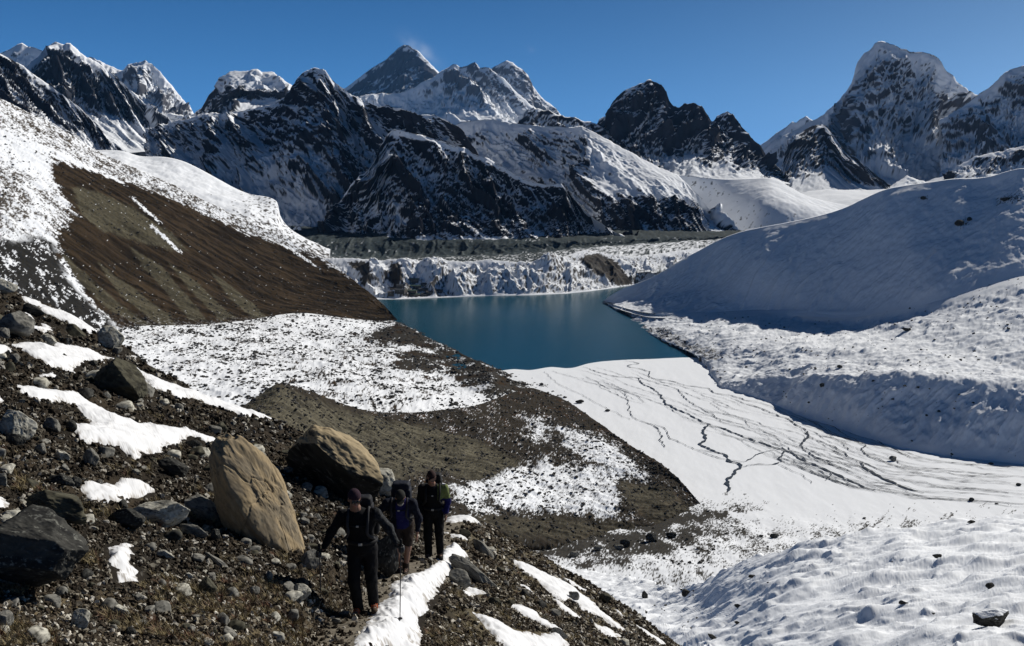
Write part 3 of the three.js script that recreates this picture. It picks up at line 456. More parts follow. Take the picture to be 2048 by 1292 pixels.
// streams: dark water in shallow beds, each lying on the plain
{
  const wet = new THREE.MeshStandardMaterial({ color: new THREE.Color().setRGB(0.035, 0.037, 0.036), roughness: 0.35 });
  const stream = (pts, w0, w1, label) => {
    const P = pts.map(([a, b]) => new THREE.Vector3(...plain.at(a, b))); const c = new THREE.CatmullRomCurve3(P, false, 'centripetal'), len = c.getLength(), n = Math.max(12, Math.round(len / 1.6)), pos = [], idx = [];
    seed(Math.round(pts[0][0]));
    const ph = rnd() * 100;
    for (let i = 0; i <= n; i++) {
      const t = i / n, q = c.getPointAt(t), d = c.getTangentAt(t), side = new THREE.Vector3(-d.z, 0, d.x).normalize(), f = Math.min(1, t * 12, (1 - t) * 12 + 0.15);
      q.addScaledVector(side, 1.8 * n2(t * len / 9 + ph, 0.5) + 0.9 * n2(t * len / 3.1 + ph, 4.5));
      const w = lerp(w0, w1, t) * (0.7 + 0.75 * n2(t * len / 9, ph)) * (0.3 + 0.7 * f);
      for (const k of [-1, 0, 1]) { const e = q.clone().addScaledVector(side, k * Math.max(w, 0.25) * (1 + 0.3 * n2(t * len / 4 + k * 9, ph))); pos.push(e.x, e.y + 0.75 + 0.0, e.z); }
      if (i) { const a = (i - 1) * 3; for (const k of [0, 1]) idx.push(a + k, a + k + 1, a + k + 3, a + k + 1, a + k + 4, a + k + 3); }
    }
    const g = new THREE.BufferGeometry(); g.setAttribute('position', new THREE.Float32BufferAttribute(pos, 3)); g.setIndex(idx); g.computeVertexNormals();
    land(new THREE.Mesh(g, wet), 'stream', label, 'stream');
  };
  stream([[1167, 734], [1205, 748], [1246, 755], [1273, 756], [1284, 768], [1304, 777], [1320, 790], [1330, 806], [1355, 820], [1376, 830], [1400, 842], [1422, 850]], 0.8, 2.0, 'widest dark stream winding from the lake shore down the middle of the snow plain');
  stream([[1420, 850], [1444, 857], [1485, 874], [1533, 891], [1571, 902], [1608, 922], [1649, 939], [1697, 960], [1732, 976], [1751, 982]], 1.6, 1.7, 'long straight dark channel running right across the plain from the widest stream');
  stream([[1416, 849], [1407, 864], [1410, 878], [1402, 890], [1427, 902], [1452, 911], [1458, 922], [1482, 931], [1466, 946], [1456, 962], [1460, 984]], 1.8, 2.2, 'dark channel turning down from the widest stream to the gravel bend');
  stream([[1273, 756], [1308, 765], [1352, 779], [1366, 792], [1393, 813], [1424, 830], [1444, 844]], 0.8, 0.7, 'thin channel running beside the upper right of the widest stream');
  stream([[1250, 722], [1277, 727], [1253, 732], [1297, 743], [1302, 756], [1342, 763], [1376, 772], [1414, 777], [1431, 787], [1465, 792], [1492, 801], [1516, 803]], 1.0, 1.0, 'zigzag channel starting at the lake shore right of the widest stream');
  stream([[1496, 808], [1530, 821], [1561, 833], [1578, 840], [1595, 852], [1612, 862], [1615, 874], [1602, 888], [1608, 902], [1643, 919], [1691, 929], [1726, 935], [1754, 952], [1789, 967], [1811, 976], [1849, 987]], 0.9, 1.8, 'dark channel down the right middle of the plain, bending sharply half way');
  stream([[1615, 874], [1640, 884], [1669, 895], [1697, 913], [1722, 928], [1740, 944]], 0.9, 1.0, 'short channel leaving the sharp bend towards the lower right');
  stream([[1520, 806], [1600, 838], [1663, 853], [1688, 870], [1732, 892], [1723, 899], [1735, 911], [1773, 927], [1811, 937], [1875, 944], [1938, 952], [2001, 956]], 0.5, 1.0, 'channel along the right side of the plain, passing under the lone boulder');
  stream([[1740, 868], [1764, 889], [1795, 903], [1827, 916], [1875, 922], [1922, 929], [1985, 932], [2060, 936]], 0.6, 0.8, 'rightmost channel, close under the shaded foot of the snow terraces');
  stream([[1103, 742], [1140, 753], [1212, 767], [1250, 782], [1273, 792], [1290, 806]], 0.4, 0.4, 'hairline channel on the left part of the plain near the lake');
  stream([[1250, 783], [1255, 803], [1270, 837], [1301, 850], [1323, 867], [1322, 884], [1330, 895]], 0.5, 0.9, 'thin wavy channel running down beside the dark spur');
  stream([[1301, 848], [1328, 857], [1342, 878], [1372, 891], [1396, 900], [1448, 908]], 0.5, 0.6, 'thin channel joining the wavy one to the downward channel');
  stream([[1089, 744], [1116, 768], [1160, 789], [1205, 813], [1260, 840]], 0.3, 0.3, 'faintest channel along the left rim of the plain');
  stream([[1420, 806], [1451, 825], [1485, 840], [1500, 856]], 0.4, 0.4, 'faint short channel between the long channels right of centre');
  stream([[1571, 903], [1560, 915], [1556, 928], [1513, 930], [1484, 934]], 1.2, 0.7, 'hooked branch dropping left from the long straight channel');
  stream([[1556, 929], [1580, 940], [1605, 952], [1625, 968]], 0.5, 0.3, 'thin branch trailing right below the hooked branch');
  stream([[1396, 902], [1430, 914], [1484, 924], [1530, 904], [1560, 900]], 0.6, 0.5, 'thin loop of water joining the two lower branches');
  stream([[1665, 946], [1655, 956], [1652, 962]], 0.7, 0.4, 'stub of a channel below the long straight one');
  {
    const A = [[1240, 724], [1330, 758], [1420, 776], [1520, 806], [1663, 848], [1764, 888], [1875, 918], [1985, 931], [2120, 944]], B = [[1120, 745], [1200, 775], [1290, 815], [1370, 850], [1480, 890], [1580, 930], [1700, 975], [1830, 1000], [2120, 1020]];
    const gs = []; seed(404);
    for (let r = 0; r < 125; r++) {
      const u = Math.pow(rnd(), 0.8), right = rnd() < 0.55, s0 = right ? 3.5 + rnd() * 3.5 : rnd() * 5, s1 = Math.min(7.9, s0 + 0.6 + rnd() * 2), ph = rnd() * 99, pts = [];
      for (let k = 0; k <= 8; k++) { const s = lerp(s0, s1, k / 8), i = Math.min(7, Math.floor(s)), f = s - i, uu = clamp(u + 0.1 * n2(s * 1.3, ph), 0, 1); pts.push(new THREE.Vector3(...plain.at(lerp(lerp(A[i][0], A[i + 1][0], f), lerp(B[i][0], B[i + 1][0], f), uu), lerp(lerp(A[i][1], A[i + 1][1], f), lerp(B[i][1], B[i + 1][1], f), uu)))); }
      const c = new THREE.CatmullRomCurve3(pts), len = c.getLength(), n = Math.max(10, Math.round(len / 2)), pos = [], idx = [];
      for (let i = 0; i <= n; i++) { const t = i / n, q = c.getPointAt(t), d = c.getTangentAt(t), side = new THREE.Vector3(-d.z, 0, d.x).normalize(), w = 0.5 * (0.25 + Math.abs(n2(t * len / 14, ph)) * 1.6) * Math.sin(Math.PI * clamp(t, 0.02, 0.98)); q.addScaledVector(side, 1.6 * n2(t * len / 11, ph + 5) + 0.6 * n2(t * len / 3, ph)); for (const k of [-1, 1]) { const e = q.clone().addScaledVector(side, k * w); pos.push(e.x, e.y + 0.62, e.z); } if (i) { const a = i * 2 - 2; idx.push(a, a + 1, a + 2, a + 1, a + 3, a + 2); } }
      const g = new THREE.BufferGeometry(); g.setAttribute('position', new THREE.Float32BufferAttribute(pos, 3)); g.setIndex(idx); g.computeVertexNormals(); gs.push(g);
    }
    place(new THREE.Mesh(mergeGeometries(gs), wet), 'rills', 'hairline meltwater rills fanning over the right half of the snow plain', 'rills', { kind: 'stuff' });
  }
}

// ---------------------------------------------------------------- right: the big shaded snow slope and the terraces at its foot
const slope = loft({
  px: [1205, 2250, 1.8], back: [300, 120], rows: [70, 70], smooth: [0, 1, 2],
  lines: [[[1205, 603, 2030], [1222, 590, 2030], [1245, 577, 2030], [1270, 568, 2025], [1300, 556, 2010], [1330, 540, 2000], [1360, 522, 1985], [1400, 500, 1955], [1440, 479, 1920], [1480, 464, 1880], [1520, 455, 1840], [1580, 444, 1790], [1640, 431, 1740], [1690, 415, 1700], [1730, 396, 1672], [1770, 379, 1645], [1810, 371, 1620], [1860, 364, 1590], [1910, 357, 1560], [1950, 356, 1540], [1985, 351, 1520], [2015, 342, 1505], [2048, 336, 1490], [2250, 345, 1480]],
    [[1205, 604, 2029], [1300, 594, 1930], [1400, 562, 1850], [1500, 535, 1730], [1640, 525, 1605], [1800, 490, 1490], [1950, 460, 1420], [2048, 435, 1395], [2250, 430, 1380]],
    [[1205, 606, 0, -1], [1240, 619, 0, 5], [1300, 634, 0, 10], [1400, 636, 0, 20], [1500, 628, 1660], [1600, 632, 1530], [1700, 636, 1430], [1800, 620, 1360], [1900, 600, 1305], [2048, 556, 1290], [2250, 540, 1270]]],
  disp: (x, y, z, v, s) => {
    const e = sstep(0, 0.08, s) * (1 - sstep(0.9, 1, s)) * 0.9 + 0.1, c = x * 0.33 + z * 0.94, d = -x * 0.94 + z * 0.33, low = 0.25 + 0.75 * (1 - sstep(420, 640, x)), w = 1.1 * fbm(x / 120, z / 150, 4);
    const rib = ridged(c / 58 + w, d / 240 + w * 0.7, 5, 0.52), fineRib = ridged(c / 17 + w * 2, d / 90 + w, 3, 0.5) * sstep(-0.1, 0.35, fbm(x / 80 + 3, z / 90, 3));
    return e * (low * (8 * (rib - 0.45) + 2.4 * (fineRib - 0.2)) * sstep(0.02, 0.2, s) + 9 * fbm(x / 140, z / 140, 4) + 2.0 * fbm(x / 13, z / 13, 5, 0.66));
  },
});
{
  const rockA = slope.zone([[1905, 440], [1935, 432], [1945, 450], [1915, 462]]), rockB = slope.zone([[1985, 395], [2048, 385], [2048, 410], [1990, 412]]), rockC = slope.zone([[1838, 392], [1856, 388], [1856, 402], [1840, 404]]);
  slope.paint((x, y, z, nx, ny, nz, v, s, p) => {
    const fine = fbm(x / 2.6, z / 3.4, 4, 0.7), mid = fbm(x / 16, v / 16, 4, 0.6);
    const r = Math.max(sstep(-1, 1, rockA(x, z, 40) + 22 * fine - 8), sstep(-1, 1, rockB(x, z, 40) + 34 * fine - 10), sstep(-1, 1, rockC(x, z, 40) + 18 * fine - 5));
    return mix3(SNOW, mul3([0.06, 0.055, 0.05], 1 + fine), Math.max(r, sstep(0.42, 0.54, fine * 0.6 + mid * 0.3 + 0.06 * sstep(1500, 1800, p)) * 0.8));
  });
}
land(slope.mesh(), 'snow_slope', 'large blue-shaded snow slope right of the lake, with slanting sunlit ribs', 'slope');
const terraces = loft({
  px: [1206, 2250, 1.7], rows: [20, 50, 60, 30, 70], smooth: [0, 1, 2, 3, 4],
  lines: [[[1206, 602, 0, 4], [1250, 616, 0, 9], [1300, 626, 0, 15], [1400, 624, 0, 26], [1500, 618, 0, 36], [1600, 620, 1545], [1700, 622, 1445], [1800, 608, 1375], [1900, 590, 1318], [2048, 546, 1305], [2250, 530, 1285]],
    [[1206, 604, 0, 1], [1250, 620, 0, 3], [1310, 634, 0, 9], [1400, 640, 0, 22], [1500, 640, 0, 33], [1600, 646, 1500], [1700, 652, 1400], [1800, 640, 1325], [1900, 622, 1260], [2048, 582, 1230], [2250, 560, 1200]],
    [[1206, 606, 0, -1], [1250, 624, 0, -0.5], [1300, 652, 0, 3], [1360, 664, 0, 12], [1450, 676, 0, 24], [1560, 690, 1300], [1700, 700, 1180], [1850, 690, 1130], [2048, 660, 1110], [2250, 650, 1080]],
    [[1206, 608, 0, -1.5], [1250, 630, 0, -1.5], [1300, 666, 0, 1], [1350, 688, 0, 5], [1420, 716, 0, 10], [1500, 738, 0, 18], [1600, 743, 1135], [1700, 742, 1070], [1850, 739, 1015], [2048, 746, 985], [2250, 752, 960]],
    [[1206, 609, 0, -2], [1250, 634, 0, -2], [1300, 668, 0, -1], [1350, 694, 0, 0], [1400, 718, 0, 3], [1436, 758, 0, 5], [1500, 755, 0, 16], [1600, 757, 1105], [1700, 757, 1035], [1850, 759, 975], [1950, 768, 945], [2048, 780, 920], [2250, 800, 885]],
    [[1206, 612, 0, -2], [1250, 638, 0, -2], [1286, 658, 0, -2], [1330, 684, 0, -2], [1370, 704, 0, -2], [1400, 722, 0, -2], [1440, 776, 0, 0.2], [1520, 800, 0, 0.3], [1600, 834, 0, 0.8], [1660, 854, 0, 1.4], [1720, 874, 0, 1.8], [1800, 898, 0, 2.5], [1900, 914, 0, 3], [2048, 930, 0, 3.5], [2250, 960, 0, 4.5]]],
  disp: (x, y, z, v, s, p) => { const e = sstep(0.05, 0.2, s) * (1 - sstep(0.93, 1, s)), face = sstep(0.78, 0.84, s) * sstep(1430, 1480, p); return e * (lerp(7, 9, face) * fbm(x / 62, z / 70, 4, 0.55) + lerp(5, 6, face) * (ridged((x * 0.5 + z * 0.86) / 30 + 0.4 * fbm(x / 50, z / 50, 2), (x * 0.86 - z * 0.5) / 80, 5, 0.58) - 0.4) + 1.3 * fbm(x / 9, z / 11, 5, 0.66)); },
});
{
  const shore = terraces.zone([[1288, 654], [1320, 654], [1360, 672], [1420, 700], [1450, 712], [1420, 722], [1380, 716], [1330, 690]]);
  terraces.paint((x, y, z, nx, ny, nz, v, s, p) => {
    const fine = fbm(x / 2, z / 2.6, 4, 0.7), mid = fbm(x / 12, z / 16, 4, 0.6);
    const k = fine * 0.62 + mid * 0.34 + sstep(-12, 6, shore(x, z, 40) + 14 * mid + 8 * fine) * 0.5 + (0.9 - ny) * 0.25 + (s > 0.8 ? 0.04 : 0);
    return mix3(SNOW, mul3([0.06, 0.055, 0.05], 1 + fine), sstep(0.42, 0.56, k));
  });
}
land(terraces.mesh(), 'snow_terrace', 'rolling snow terraces between the shaded slope and the plain, right of the lake', 'terrace');

// ---------------------------------------------------------------- the dark scree spur below the path
const spur = loft({
  px: [430, 1450, 1.5], back: [60, 40], rows: [110, 110, 30], smooth: [0, 1, 2], jag: 1,
  lines: [[[430, 850, 560], [500, 802, 630], [530, 782, 650], [556, 768, 660], [590, 773, 680], [640, 789, 700], [700, 812, 730], [760, 824, 765], [820, 824, 800], [880, 820, 835], [950, 811, 880], [1010, 790, 960], [1060, 776, 1010], [1090, 784, 1010], [1130, 800, 990], [1190, 840, 930], [1230, 868, 885], [1270, 896, 845], [1320, 926, 800], [1356, 956, 765], [1384, 986, 0, 13], [1404, 1010, 0, 7.5], [1450, 1045, 0, 1]],
    [[430, 900, 440], [500, 900, 490], [600, 902, 565], [700, 908, 625], [800, 918, 668], [900, 928, 704], [1000, 934, 726], [1100, 925, 765], [1200, 932, 772], [1280, 962, 762], [1340, 990, 735], [1390, 1014, 0, 8], [1450, 1047, 0, 0.5]],
    [[430, 1000, 360], [500, 1000, 410], [700, 1010, 490], [800, 1024, 535], [900, 1050, 570], [1000, 1072, 600], [1100, 1084, 625], [1200, 1072, 655], [1300, 1058, 680], [1390, 1034, 0, 5], [1450, 1049, 0, 0]],
    [[430, 1120, 0, 40], [700, 1120, 0, 20], [1000, 1120, 0, 0], [1200, 1100, 0, -6], [1450, 1064, 0, -6]]],
  disp: (x, y, z, v, s) => { const e = sstep(-0.02, 0.06, s) * (1 - sstep(0.72, 0.9, s)); return e * (2.4 * (ridged((x * 0.25 + z * 0.97) / 13 + 0.7 * fbm(x / 40, z / 40, 3), (x * 0.97 - z * 0.25) / 70, 5, 0.62) - 0.4) + 5 * fbm(x / 60, z / 60, 4) + 1.6 * fbm(x / 14, z / 16, 4, 0.62) + 1.0 * Math.max(0, fbm(x / 4, z / 5, 3, 0.6))) + 0.8 * Math.max(0, n2(x / 6, z / 6)) * (s > -0.01 ? 1 : 0); },
});
{
  const scree = spur.zone([[500, 800], [560, 775], [640, 800], [740, 830], [860, 850], [960, 880], [1040, 920], [980, 960], [930, 960], [870, 940], [700, 980], [480, 960]]);
  const snows = [[[900, 990], [950, 950], [1000, 930], [1080, 925], [1160, 930], [1230, 960], [1240, 1010], [1180, 1030], [1100, 1020], [1000, 1010], [940, 1020]], [[1120, 860], [1200, 870], [1260, 920], [1290, 960], [1220, 940], [1150, 900]], [[1190, 940], [1230, 950], [1232, 1030], [1200, 1030]], [[1060, 830], [1080, 840], [1090, 870], [1070, 880]]].map((p) => spur.zone(p));
  const bare = [[[960, 1025], [1080, 1035], [1230, 1040], [1300, 1060], [1180, 1080], [1000, 1080], [940, 1050]], [[1230, 960], [1300, 970], [1380, 1010], [1390, 1030], [1320, 1050], [1250, 1010]]].map((p) => spur.zone(p));
  spur.paint((x, y, z, nx, ny, nz, v, s, p) => {
    const fine = fbm(x / 1.7, z / 2.6, 4, 0.72), mid = fbm(x / 12, z / 18, 4, 0.62), a = (x * 0.25 + z * 0.97), b = (x * 0.97 - z * 0.25), st = fbm(a / 3.5, b / 45, 4, 0.65);
    const sc = sstep(-6, 10, scree(x, z, 40) + 12 * mid); let sn = 0, br = 0;
    for (const f of snows) sn = Math.max(sn, sstep(-16, 12, f(x, z, 50) + 16 * mid)); for (const f of bare) br = Math.max(br, sstep(-6, 8, f(x, z, 30) + 10 * mid));
    const rust = sstep(0.12, 0.4, mid) * (1 - sc);
    let earth = mix3([0.03, 0.025, 0.019], [0.044, 0.025, 0.013], rust);
    earth = mix3(earth, mix3([0.042, 0.038, 0.028], [0.125, 0.113, 0.08], sstep(-0.35, 0.5, st + 0.5 * fine)), Math.max(sc, br * 0.6));
    const top = p > 1000 ? 1 - sstep(0.02, 0.2, s) : 0;
    const k = fine * 0.7 + mid * 0.35 + sn * 0.42 - br * 0.25 - sc * 0.5 - top * 0.1 - 0.06;
    return mix3(mul3(earth, 1 + 0.5 * fine), SNOW, sstep(0.12, 0.26, k) * (1 - sc));
  });
}
land(spur.mesh(), 'moraine_spur', 'dark scree spur with rusty scrub below the path, reaching out into the snow plain', 'spur');

// ---------------------------------------------------------------- right foreground: a hummocky snow slope
const snowfield = loft({
  px: [1010, 2230, 1.5], back: [60, 42], rows: [110, 130, 24], smooth: [0, 1, 2],
  lines: [[[1010, 1125, 590], [1100, 1128, 575], [1150, 1138, 520], [1230, 1150, 430], [1300, 1164, 330], [1350, 1178, 260], [1390, 1172, 222], [1430, 1152, 198], [1480, 1127, 180], [1540, 1107, 165], [1600, 1090, 154], [1660, 1078, 147], [1720, 1068, 142], [1800, 1058, 136], [1860, 1050, 132], [1930, 1042, 129], [2048, 1030, 124], [2230, 1015, 115]],
    [[1010, 1200, 330], [1150, 1205, 290], [1300, 1216, 220], [1380, 1220, 170], [1480, 1200, 122], [1600, 1180, 100], [1800, 1165, 84], [2048, 1150, 72], [2230, 1140, 66]],
    [[1010, 1300, 170], [1150, 1300, 150], [1300, 1300, 112], [1450, 1300, 84], [1600, 1300, 66], [1800, 1300, 54], [2048, 1300, 46], [2230, 1300, 42]],
    [[1010, 1400, 110], [1300, 1400, 84], [1600, 1400, 52], [2048, 1400, 36], [2230, 1400, 33]]],
  disp: (x, y, z, v, s) => {
    const sz = clamp(-z / 120, 0.35, 3.5), e = sstep(-0.2, 0.05, s) * 0.7 + 0.3;
    const bump = (L, o) => Math.pow(Math.max(0, n2(x / L + o, z / L + o * 2) * 1.1), 1.5);
    return e * (0.9 * fbm(x / 14, z / 18, 3) * Math.min(sz, 2) + 0.75 * fbm(x / 6, z / 5, 2) + 0.85 * bump(5.2, 3) + 0.5 * bump(2.3, 8) * sstep(-0.3, 0.3, n2(x / 20, z / 20)) + 0.36 * bump(1.25, 5) * sstep(-0.4, 0.4, n2(x / 9 + 7, z / 9)) + 0.09 * ridged(x / 1.5 + 0.4 * n2(x, z), z / 0.8, 4, 0.6) + 0.03 * fbm(x / 0.6, z / 0.6, 3));
  },
});
snowfield.paint((x, y, z, nx, ny, nz, v, s, p) => { const far = sstep(160, 420, -z), fine = fbm(x / 2.4, z / 4, 4, 0.7), k = fine * 0.7 * far + 0.3 * far * fbm(x / 9, z / 14, 3) - 0.35 * (1 - far); return mix3(SNOW, mul3([0.06, 0.056, 0.05], 1 + fine), sstep(0.3, 0.4, k)); });
land(snowfield.mesh(), 'snowfield', 'smooth hummocky snow slope filling the lower right corner', 'snowfield');

// ---------------------------------------------------------------- the near hillside with the path: a side slope falling to the right and away, ending where it drops to the valley
const rim = [[-120, 520], [0, 556], [40, 584], [100, 608], [160, 640], [205, 662], [250, 692], [300, 726], [350, 752], [400, 782], [450, 802], [500, 818], [560, 840], [620, 872], [680, 912], [740, 945], [800, 976], [860, 1004], [905, 1020], [950, 1036], [1000, 1058], [1060, 1088], [1130, 1130], [1200, 1172], [1280, 1226], [1340, 1268], [1370, 1292], [1480, 1376]].map((p) => [...p, 1]);
const slopeDown = (py) => { const b = (646 - py) / FOCAL; return -(b * cP - sP) / (cP + b * sP); };
const sideways = (px, py) => { const b = (646 - py) / FOCAL; return (px - 1024) / FOCAL / (cP + b * sP); };
const FALL = 0.2505, SIDE = 0.45, DROP = 3.84;
const flat = (px, py) => DROP / (slopeDown(py) - FALL - SIDE * sideways(px, py));         // forward distance at which a sight line meets the slope
const baseY = (x, D) => EYE - DROP - FALL * D - SIDE * x;
const onSlope = (px, py) => { const D = flat(px, py), x = sideways(px, py) * D; return [x, baseY(x, D), -D]; };
const path = [[640, 1330], [690, 1262], [728, 1222], [756, 1186], [800, 1142], [846, 1112], [872, 1098], [896, 1064], [908, 1036], [912, 1024]].map((p) => onSlope(...p));
function toPath(x, z) { let best = 1e9, y = 0, t0 = 0; for (let i = 0; i < path.length - 1; i++) { const a = path[i], b = path[i + 1], ex = b[0] - a[0], ez = b[2] - a[2], t = clamp(((x - a[0]) * ex + (z - a[2]) * ez) / (ex * ex + ez * ez)), d = Math.hypot(a[0] + ex * t - x, a[2] + ez * t - z); if (d < best) { best = d; y = lerp(a[1], b[1], t); t0 = i + t; } } return [best, y, t0]; }
function nearGround(x, D, R) {
  const z = -D; let y = baseY(x, D);
  y += 0.16 * fbm(x / 2.6, z / 3.4, 3) + 0.1 * ridged(x / 1.1 + 4, z / 1.9, 3) * sstep(-1, -3, x);
  const [d, py] = toPath(x, z); y = lerp(y, py - 0.04, 1 - sstep(0.28, 0.75, d));
  y += 0.05 * fbm(x / 0.55, z / 0.7, 3, 0.6) * (0.4 + 0.6 * sstep(0.2, 0.6, d)) + 0.012 * fbm(x / 0.12, z / 0.14, 2);
  const e = D - R; if (e > -1.2) { const q = e + 1.2; y -= 0.42 * q * q / (q + 2.2); }
  return y;
}
const near = (() => {
  const p0 = -130, p1 = 1490, step = 1.8, nc = Math.round((p1 - p0) / step) + 1, n1 = 430, nr = n1 + 40, pos = new Float32Array(nc * nr * 3), rims = [];
  for (let i = 0; i < nc; i++) {
    const px = p0 + i * step, py = along(rim, px)[0], R = clamp(flat(px, py), 10, 60), sx = sideways(px, py); rims.push(R);
    for (let j = 0; j < nr; j++) {
      const D = j < n1 ? 5 * Math.pow((R + 0.5) / 5, j / (n1 - 1)) : R + 0.5 + 22 * Math.pow((j - n1 + 1) / 40, 1.6), x = sx * D, k = (j * nc + i) * 3;
      pos[k] = x; pos[k + 1] = nearGround(x, D, R); pos[k + 2] = -D;
    }
  }
  const index = new Uint32Array((nc - 1) * (nr - 1) * 6); let w = 0;
  for (let j = 0; j < nr - 1; j++) for (let i = 0; i < nc - 1; i++) { const a = j * nc + i, b = a + nc; index[w++] = a; index[w++] = a + 1; index[w++] = b; index[w++] = a + 1; index[w++] = b + 1; index[w++] = b; }
  const g = new THREE.BufferGeometry(); g.setAttribute('position', new THREE.BufferAttribute(pos, 3)); g.setIndex(new THREE.BufferAttribute(index, 1)); g.computeVertexNormals();
  const at = (px, py) => {                                         // first surface point on a sight line; beyond the rim, the rim
    let lo = null; const f = (D) => { const x = sideways(px, py) * D; return nearGround(x, D, rimAt(x, D)) - (EYE - slopeDown(py) * D); };
    for (let D = 5; D < 62; D += 0.12) { if (f(D) > 0) { let a = D - 0.12, b = D; for (let i = 0; i < 12; i++) { const m = (a + b) / 2; f(m) > 0 ? b = m : a = m; } lo = b; break; } }
    const D = lo ?? rimAt(sideways(px, py) * 20, 20), x = sideways(px, py) * D; return [x, nearGround(x, D, rimAt(x, D)), -D];
  };
  const rimAt = (x, D) => { const s = x / D, a = clamp(((s * (cP + 0.0) * FOCAL + 1024) - p0) / step, 0, nc - 1.001); let i = Math.floor(a); // columns are straight lines seen from above
    while (i > 0 && pos[i * 3] / -pos[i * 3 + 2] > s) i--; while (i < nc - 2 && pos[(i + 1) * 3] / -pos[(i + 1) * 3 + 2] < s) i++; const s0 = pos[i * 3] / -pos[i * 3 + 2], s1 = pos[i * 3 + 3] / -pos[i * 3 + 5]; return lerp(rims[i], rims[i + 1], clamp((s - s0) / (s1 - s0))); };
  return { g, pos, nc, nr, at, rimAt, y: (x, D) => nearGround(x, D, rimAt(x, D)) };
})();
const nearZone = (pts) => zone(pts.map((p) => near.at(...p)));

// snow lying on the near hillside, each patch a sheet with its own thickness and crumbly rim
const snowMat = new THREE.MeshStandardMaterial({ vertexColors: true, roughness: 0.85 });
const snowZones = [];
function snowPatch(pts, thick, rough, label) {
  const f = nearZone(pts); snowZones.push(f);
  const { pos, nc, nr } = near, val = new Float32Array(nc * nr).fill(-9), [x0, x1, z0, z1] = f.box;
  for (let k = 0; k < nc * nr; k++) { const x = pos[k * 3], z = pos[k * 3 + 2]; if (x < x0 - 0.6 || x > x1 + 0.6 || z < z0 - 0.6 || z > z1 + 0.6) continue; val[k] = f(x, z, 1) + 0.2 * fbm(x / 0.5, z / 0.7, 4, 0.6) + 0.16 * fbm(x / 1.8, z / 2.6, 2) - 0.04; }
  const map = new Map(), P = [], C = [], idx = [];
  const vert = (k) => { if (map.has(k)) return map.get(k); const x = pos[k * 3], y = pos[k * 3 + 1], z = pos[k * 3 + 2], v = val[k]; const h = v > 0 ? 0.6 * thick * (1 - Math.exp(-v / (thick * 1.6))) + rough * Math.min(1, v * 6) * (0.7 * fbm(x / 0.42, z / 0.3, 3, 0.55) + 0.55 * ridged(x / 0.4 + 5, z / 0.28, 2)) + 0.012 * fbm(x / 0.3, z / 0.36, 2) : v * 0.8; P.push(x, y + h, z); { const sp = fbm(x / 0.1, z / 0.12, 3, 0.8), dirt = sstep(0.3, 0.55, sp + 0.5 * (1 - sstep(0, 0.22, v)) - 0.12) * 0.75, w = 0.65 + 0.1 * fbm(x / 0.25, z / 0.3, 3, 0.7) + 0.05 * sp; C.push(...mix3([w, w * 1.01, w * 1.03], [0.2, 0.17, 0.13], dirt)); } map.set(k, P.length / 3 - 1); return P.length / 3 - 1; };
  for (let j = 0; j < nr - 1; j++) for (let i = 0; i < nc - 1; i++) { const a = j * nc + i, b = a + nc; if (Math.max(val[a], val[a + 1], val[b], val[b + 1]) < -0.0 || Math.min(val[a], val[a + 1], val[b], val[b + 1]) < -5) continue; const A = vert(a), B = vert(b), C = vert(a + 1), E = vert(b + 1); idx.push(A, C, B, C, E, B); }
  if (!idx.length) { console.log('no snow: ' + label); return; }
  const g = new THREE.BufferGeometry(); g.setAttribute('position', new THREE.Float32BufferAttribute(P, 3)); g.setAttribute('color', new THREE.Float32BufferAttribute(C, 3)); g.setIndex(idx); g.computeVertexNormals();
  place(new THREE.Mesh(g, snowMat), 'snow_patch', label, 'snow patch', { group: 'snow patches on the near hillside' });
}
snowPatch([[16, 688], [60, 683], [110, 684], [150, 692], [185, 700], [232, 716], [295, 748], [360, 773], [420, 792], [470, 808], [520, 824], [560, 837], [545, 841], [490, 833], [440, 816], [400, 802], [378, 800], [368, 803], [336, 786], [300, 776], [282, 752], [250, 738], [225, 722], [200, 724], [178, 724], [166, 742], [150, 748], [128, 742], [100, 735], [72, 722], [50, 704], [30, 695]], 0.16, 0.03, 'longest white snow band, slanting down the upper left hillside to a point');
snowPatch([[72, 752], [98, 738], [124, 750], [104, 760], [84, 759]], 0.1, 0.02, 'small snow scrap just under the longest snow band, at left');
snowPatch([[18, 767], [60, 772], [104, 780], [124, 779], [160, 788], [200, 812], [232, 832], [270, 845], [330, 850], [390, 864], [425, 873], [444, 882], [420, 892], [395, 878], [368, 880], [345, 890], [325, 902], [300, 914], [275, 923], [250, 908], [236, 896], [205, 892], [170, 888], [128, 852], [134, 842], [168, 850], [182, 845], [160, 826], [130, 806], [80, 804], [55, 795], [40, 780]], 0.2, 0.03, 'broad white snow tongue curving above the tan boulder');
snowPatch([[163, 984], [176, 966], [205, 962], [230, 953], [262, 956], [300, 968], [320, 986], [306, 998], [270, 1000], [225, 998], [190, 1006]], 0.18, 0.02, 'rounded snow patch resting above the pale squarish boulder');
snowPatch([[198, 1094], [225, 1082], [250, 1082], [272, 1092], [281, 1112], [268, 1128], [288, 1140], [304, 1158], [290, 1168], [250, 1172], [220, 1166], [216, 1138], [205, 1112]], 0.1, 0.05, 'lumpy half-melted snow patch on the brown gravel in the lower left');
snowPatch([[-30, 978], [0, 988], [20, 1004], [36, 1012], [15, 1022], [-30, 1020]], 0.1, 0.02, 'snow scrap at the left edge above the overhanging dark boulder');
snowPatch([[-30, 780], [4, 788], [12, 800], [6, 812], [-30, 815]], 0.1, 0.02, 'snow scrap at the left edge beside the pale lichen boulder');
snowPatch([[-20, 694], [4, 690], [30, 698], [20, 706], [-20, 708]], 0.08, 0.02, 'thin snow scrap at the left edge beside the longest snow band');
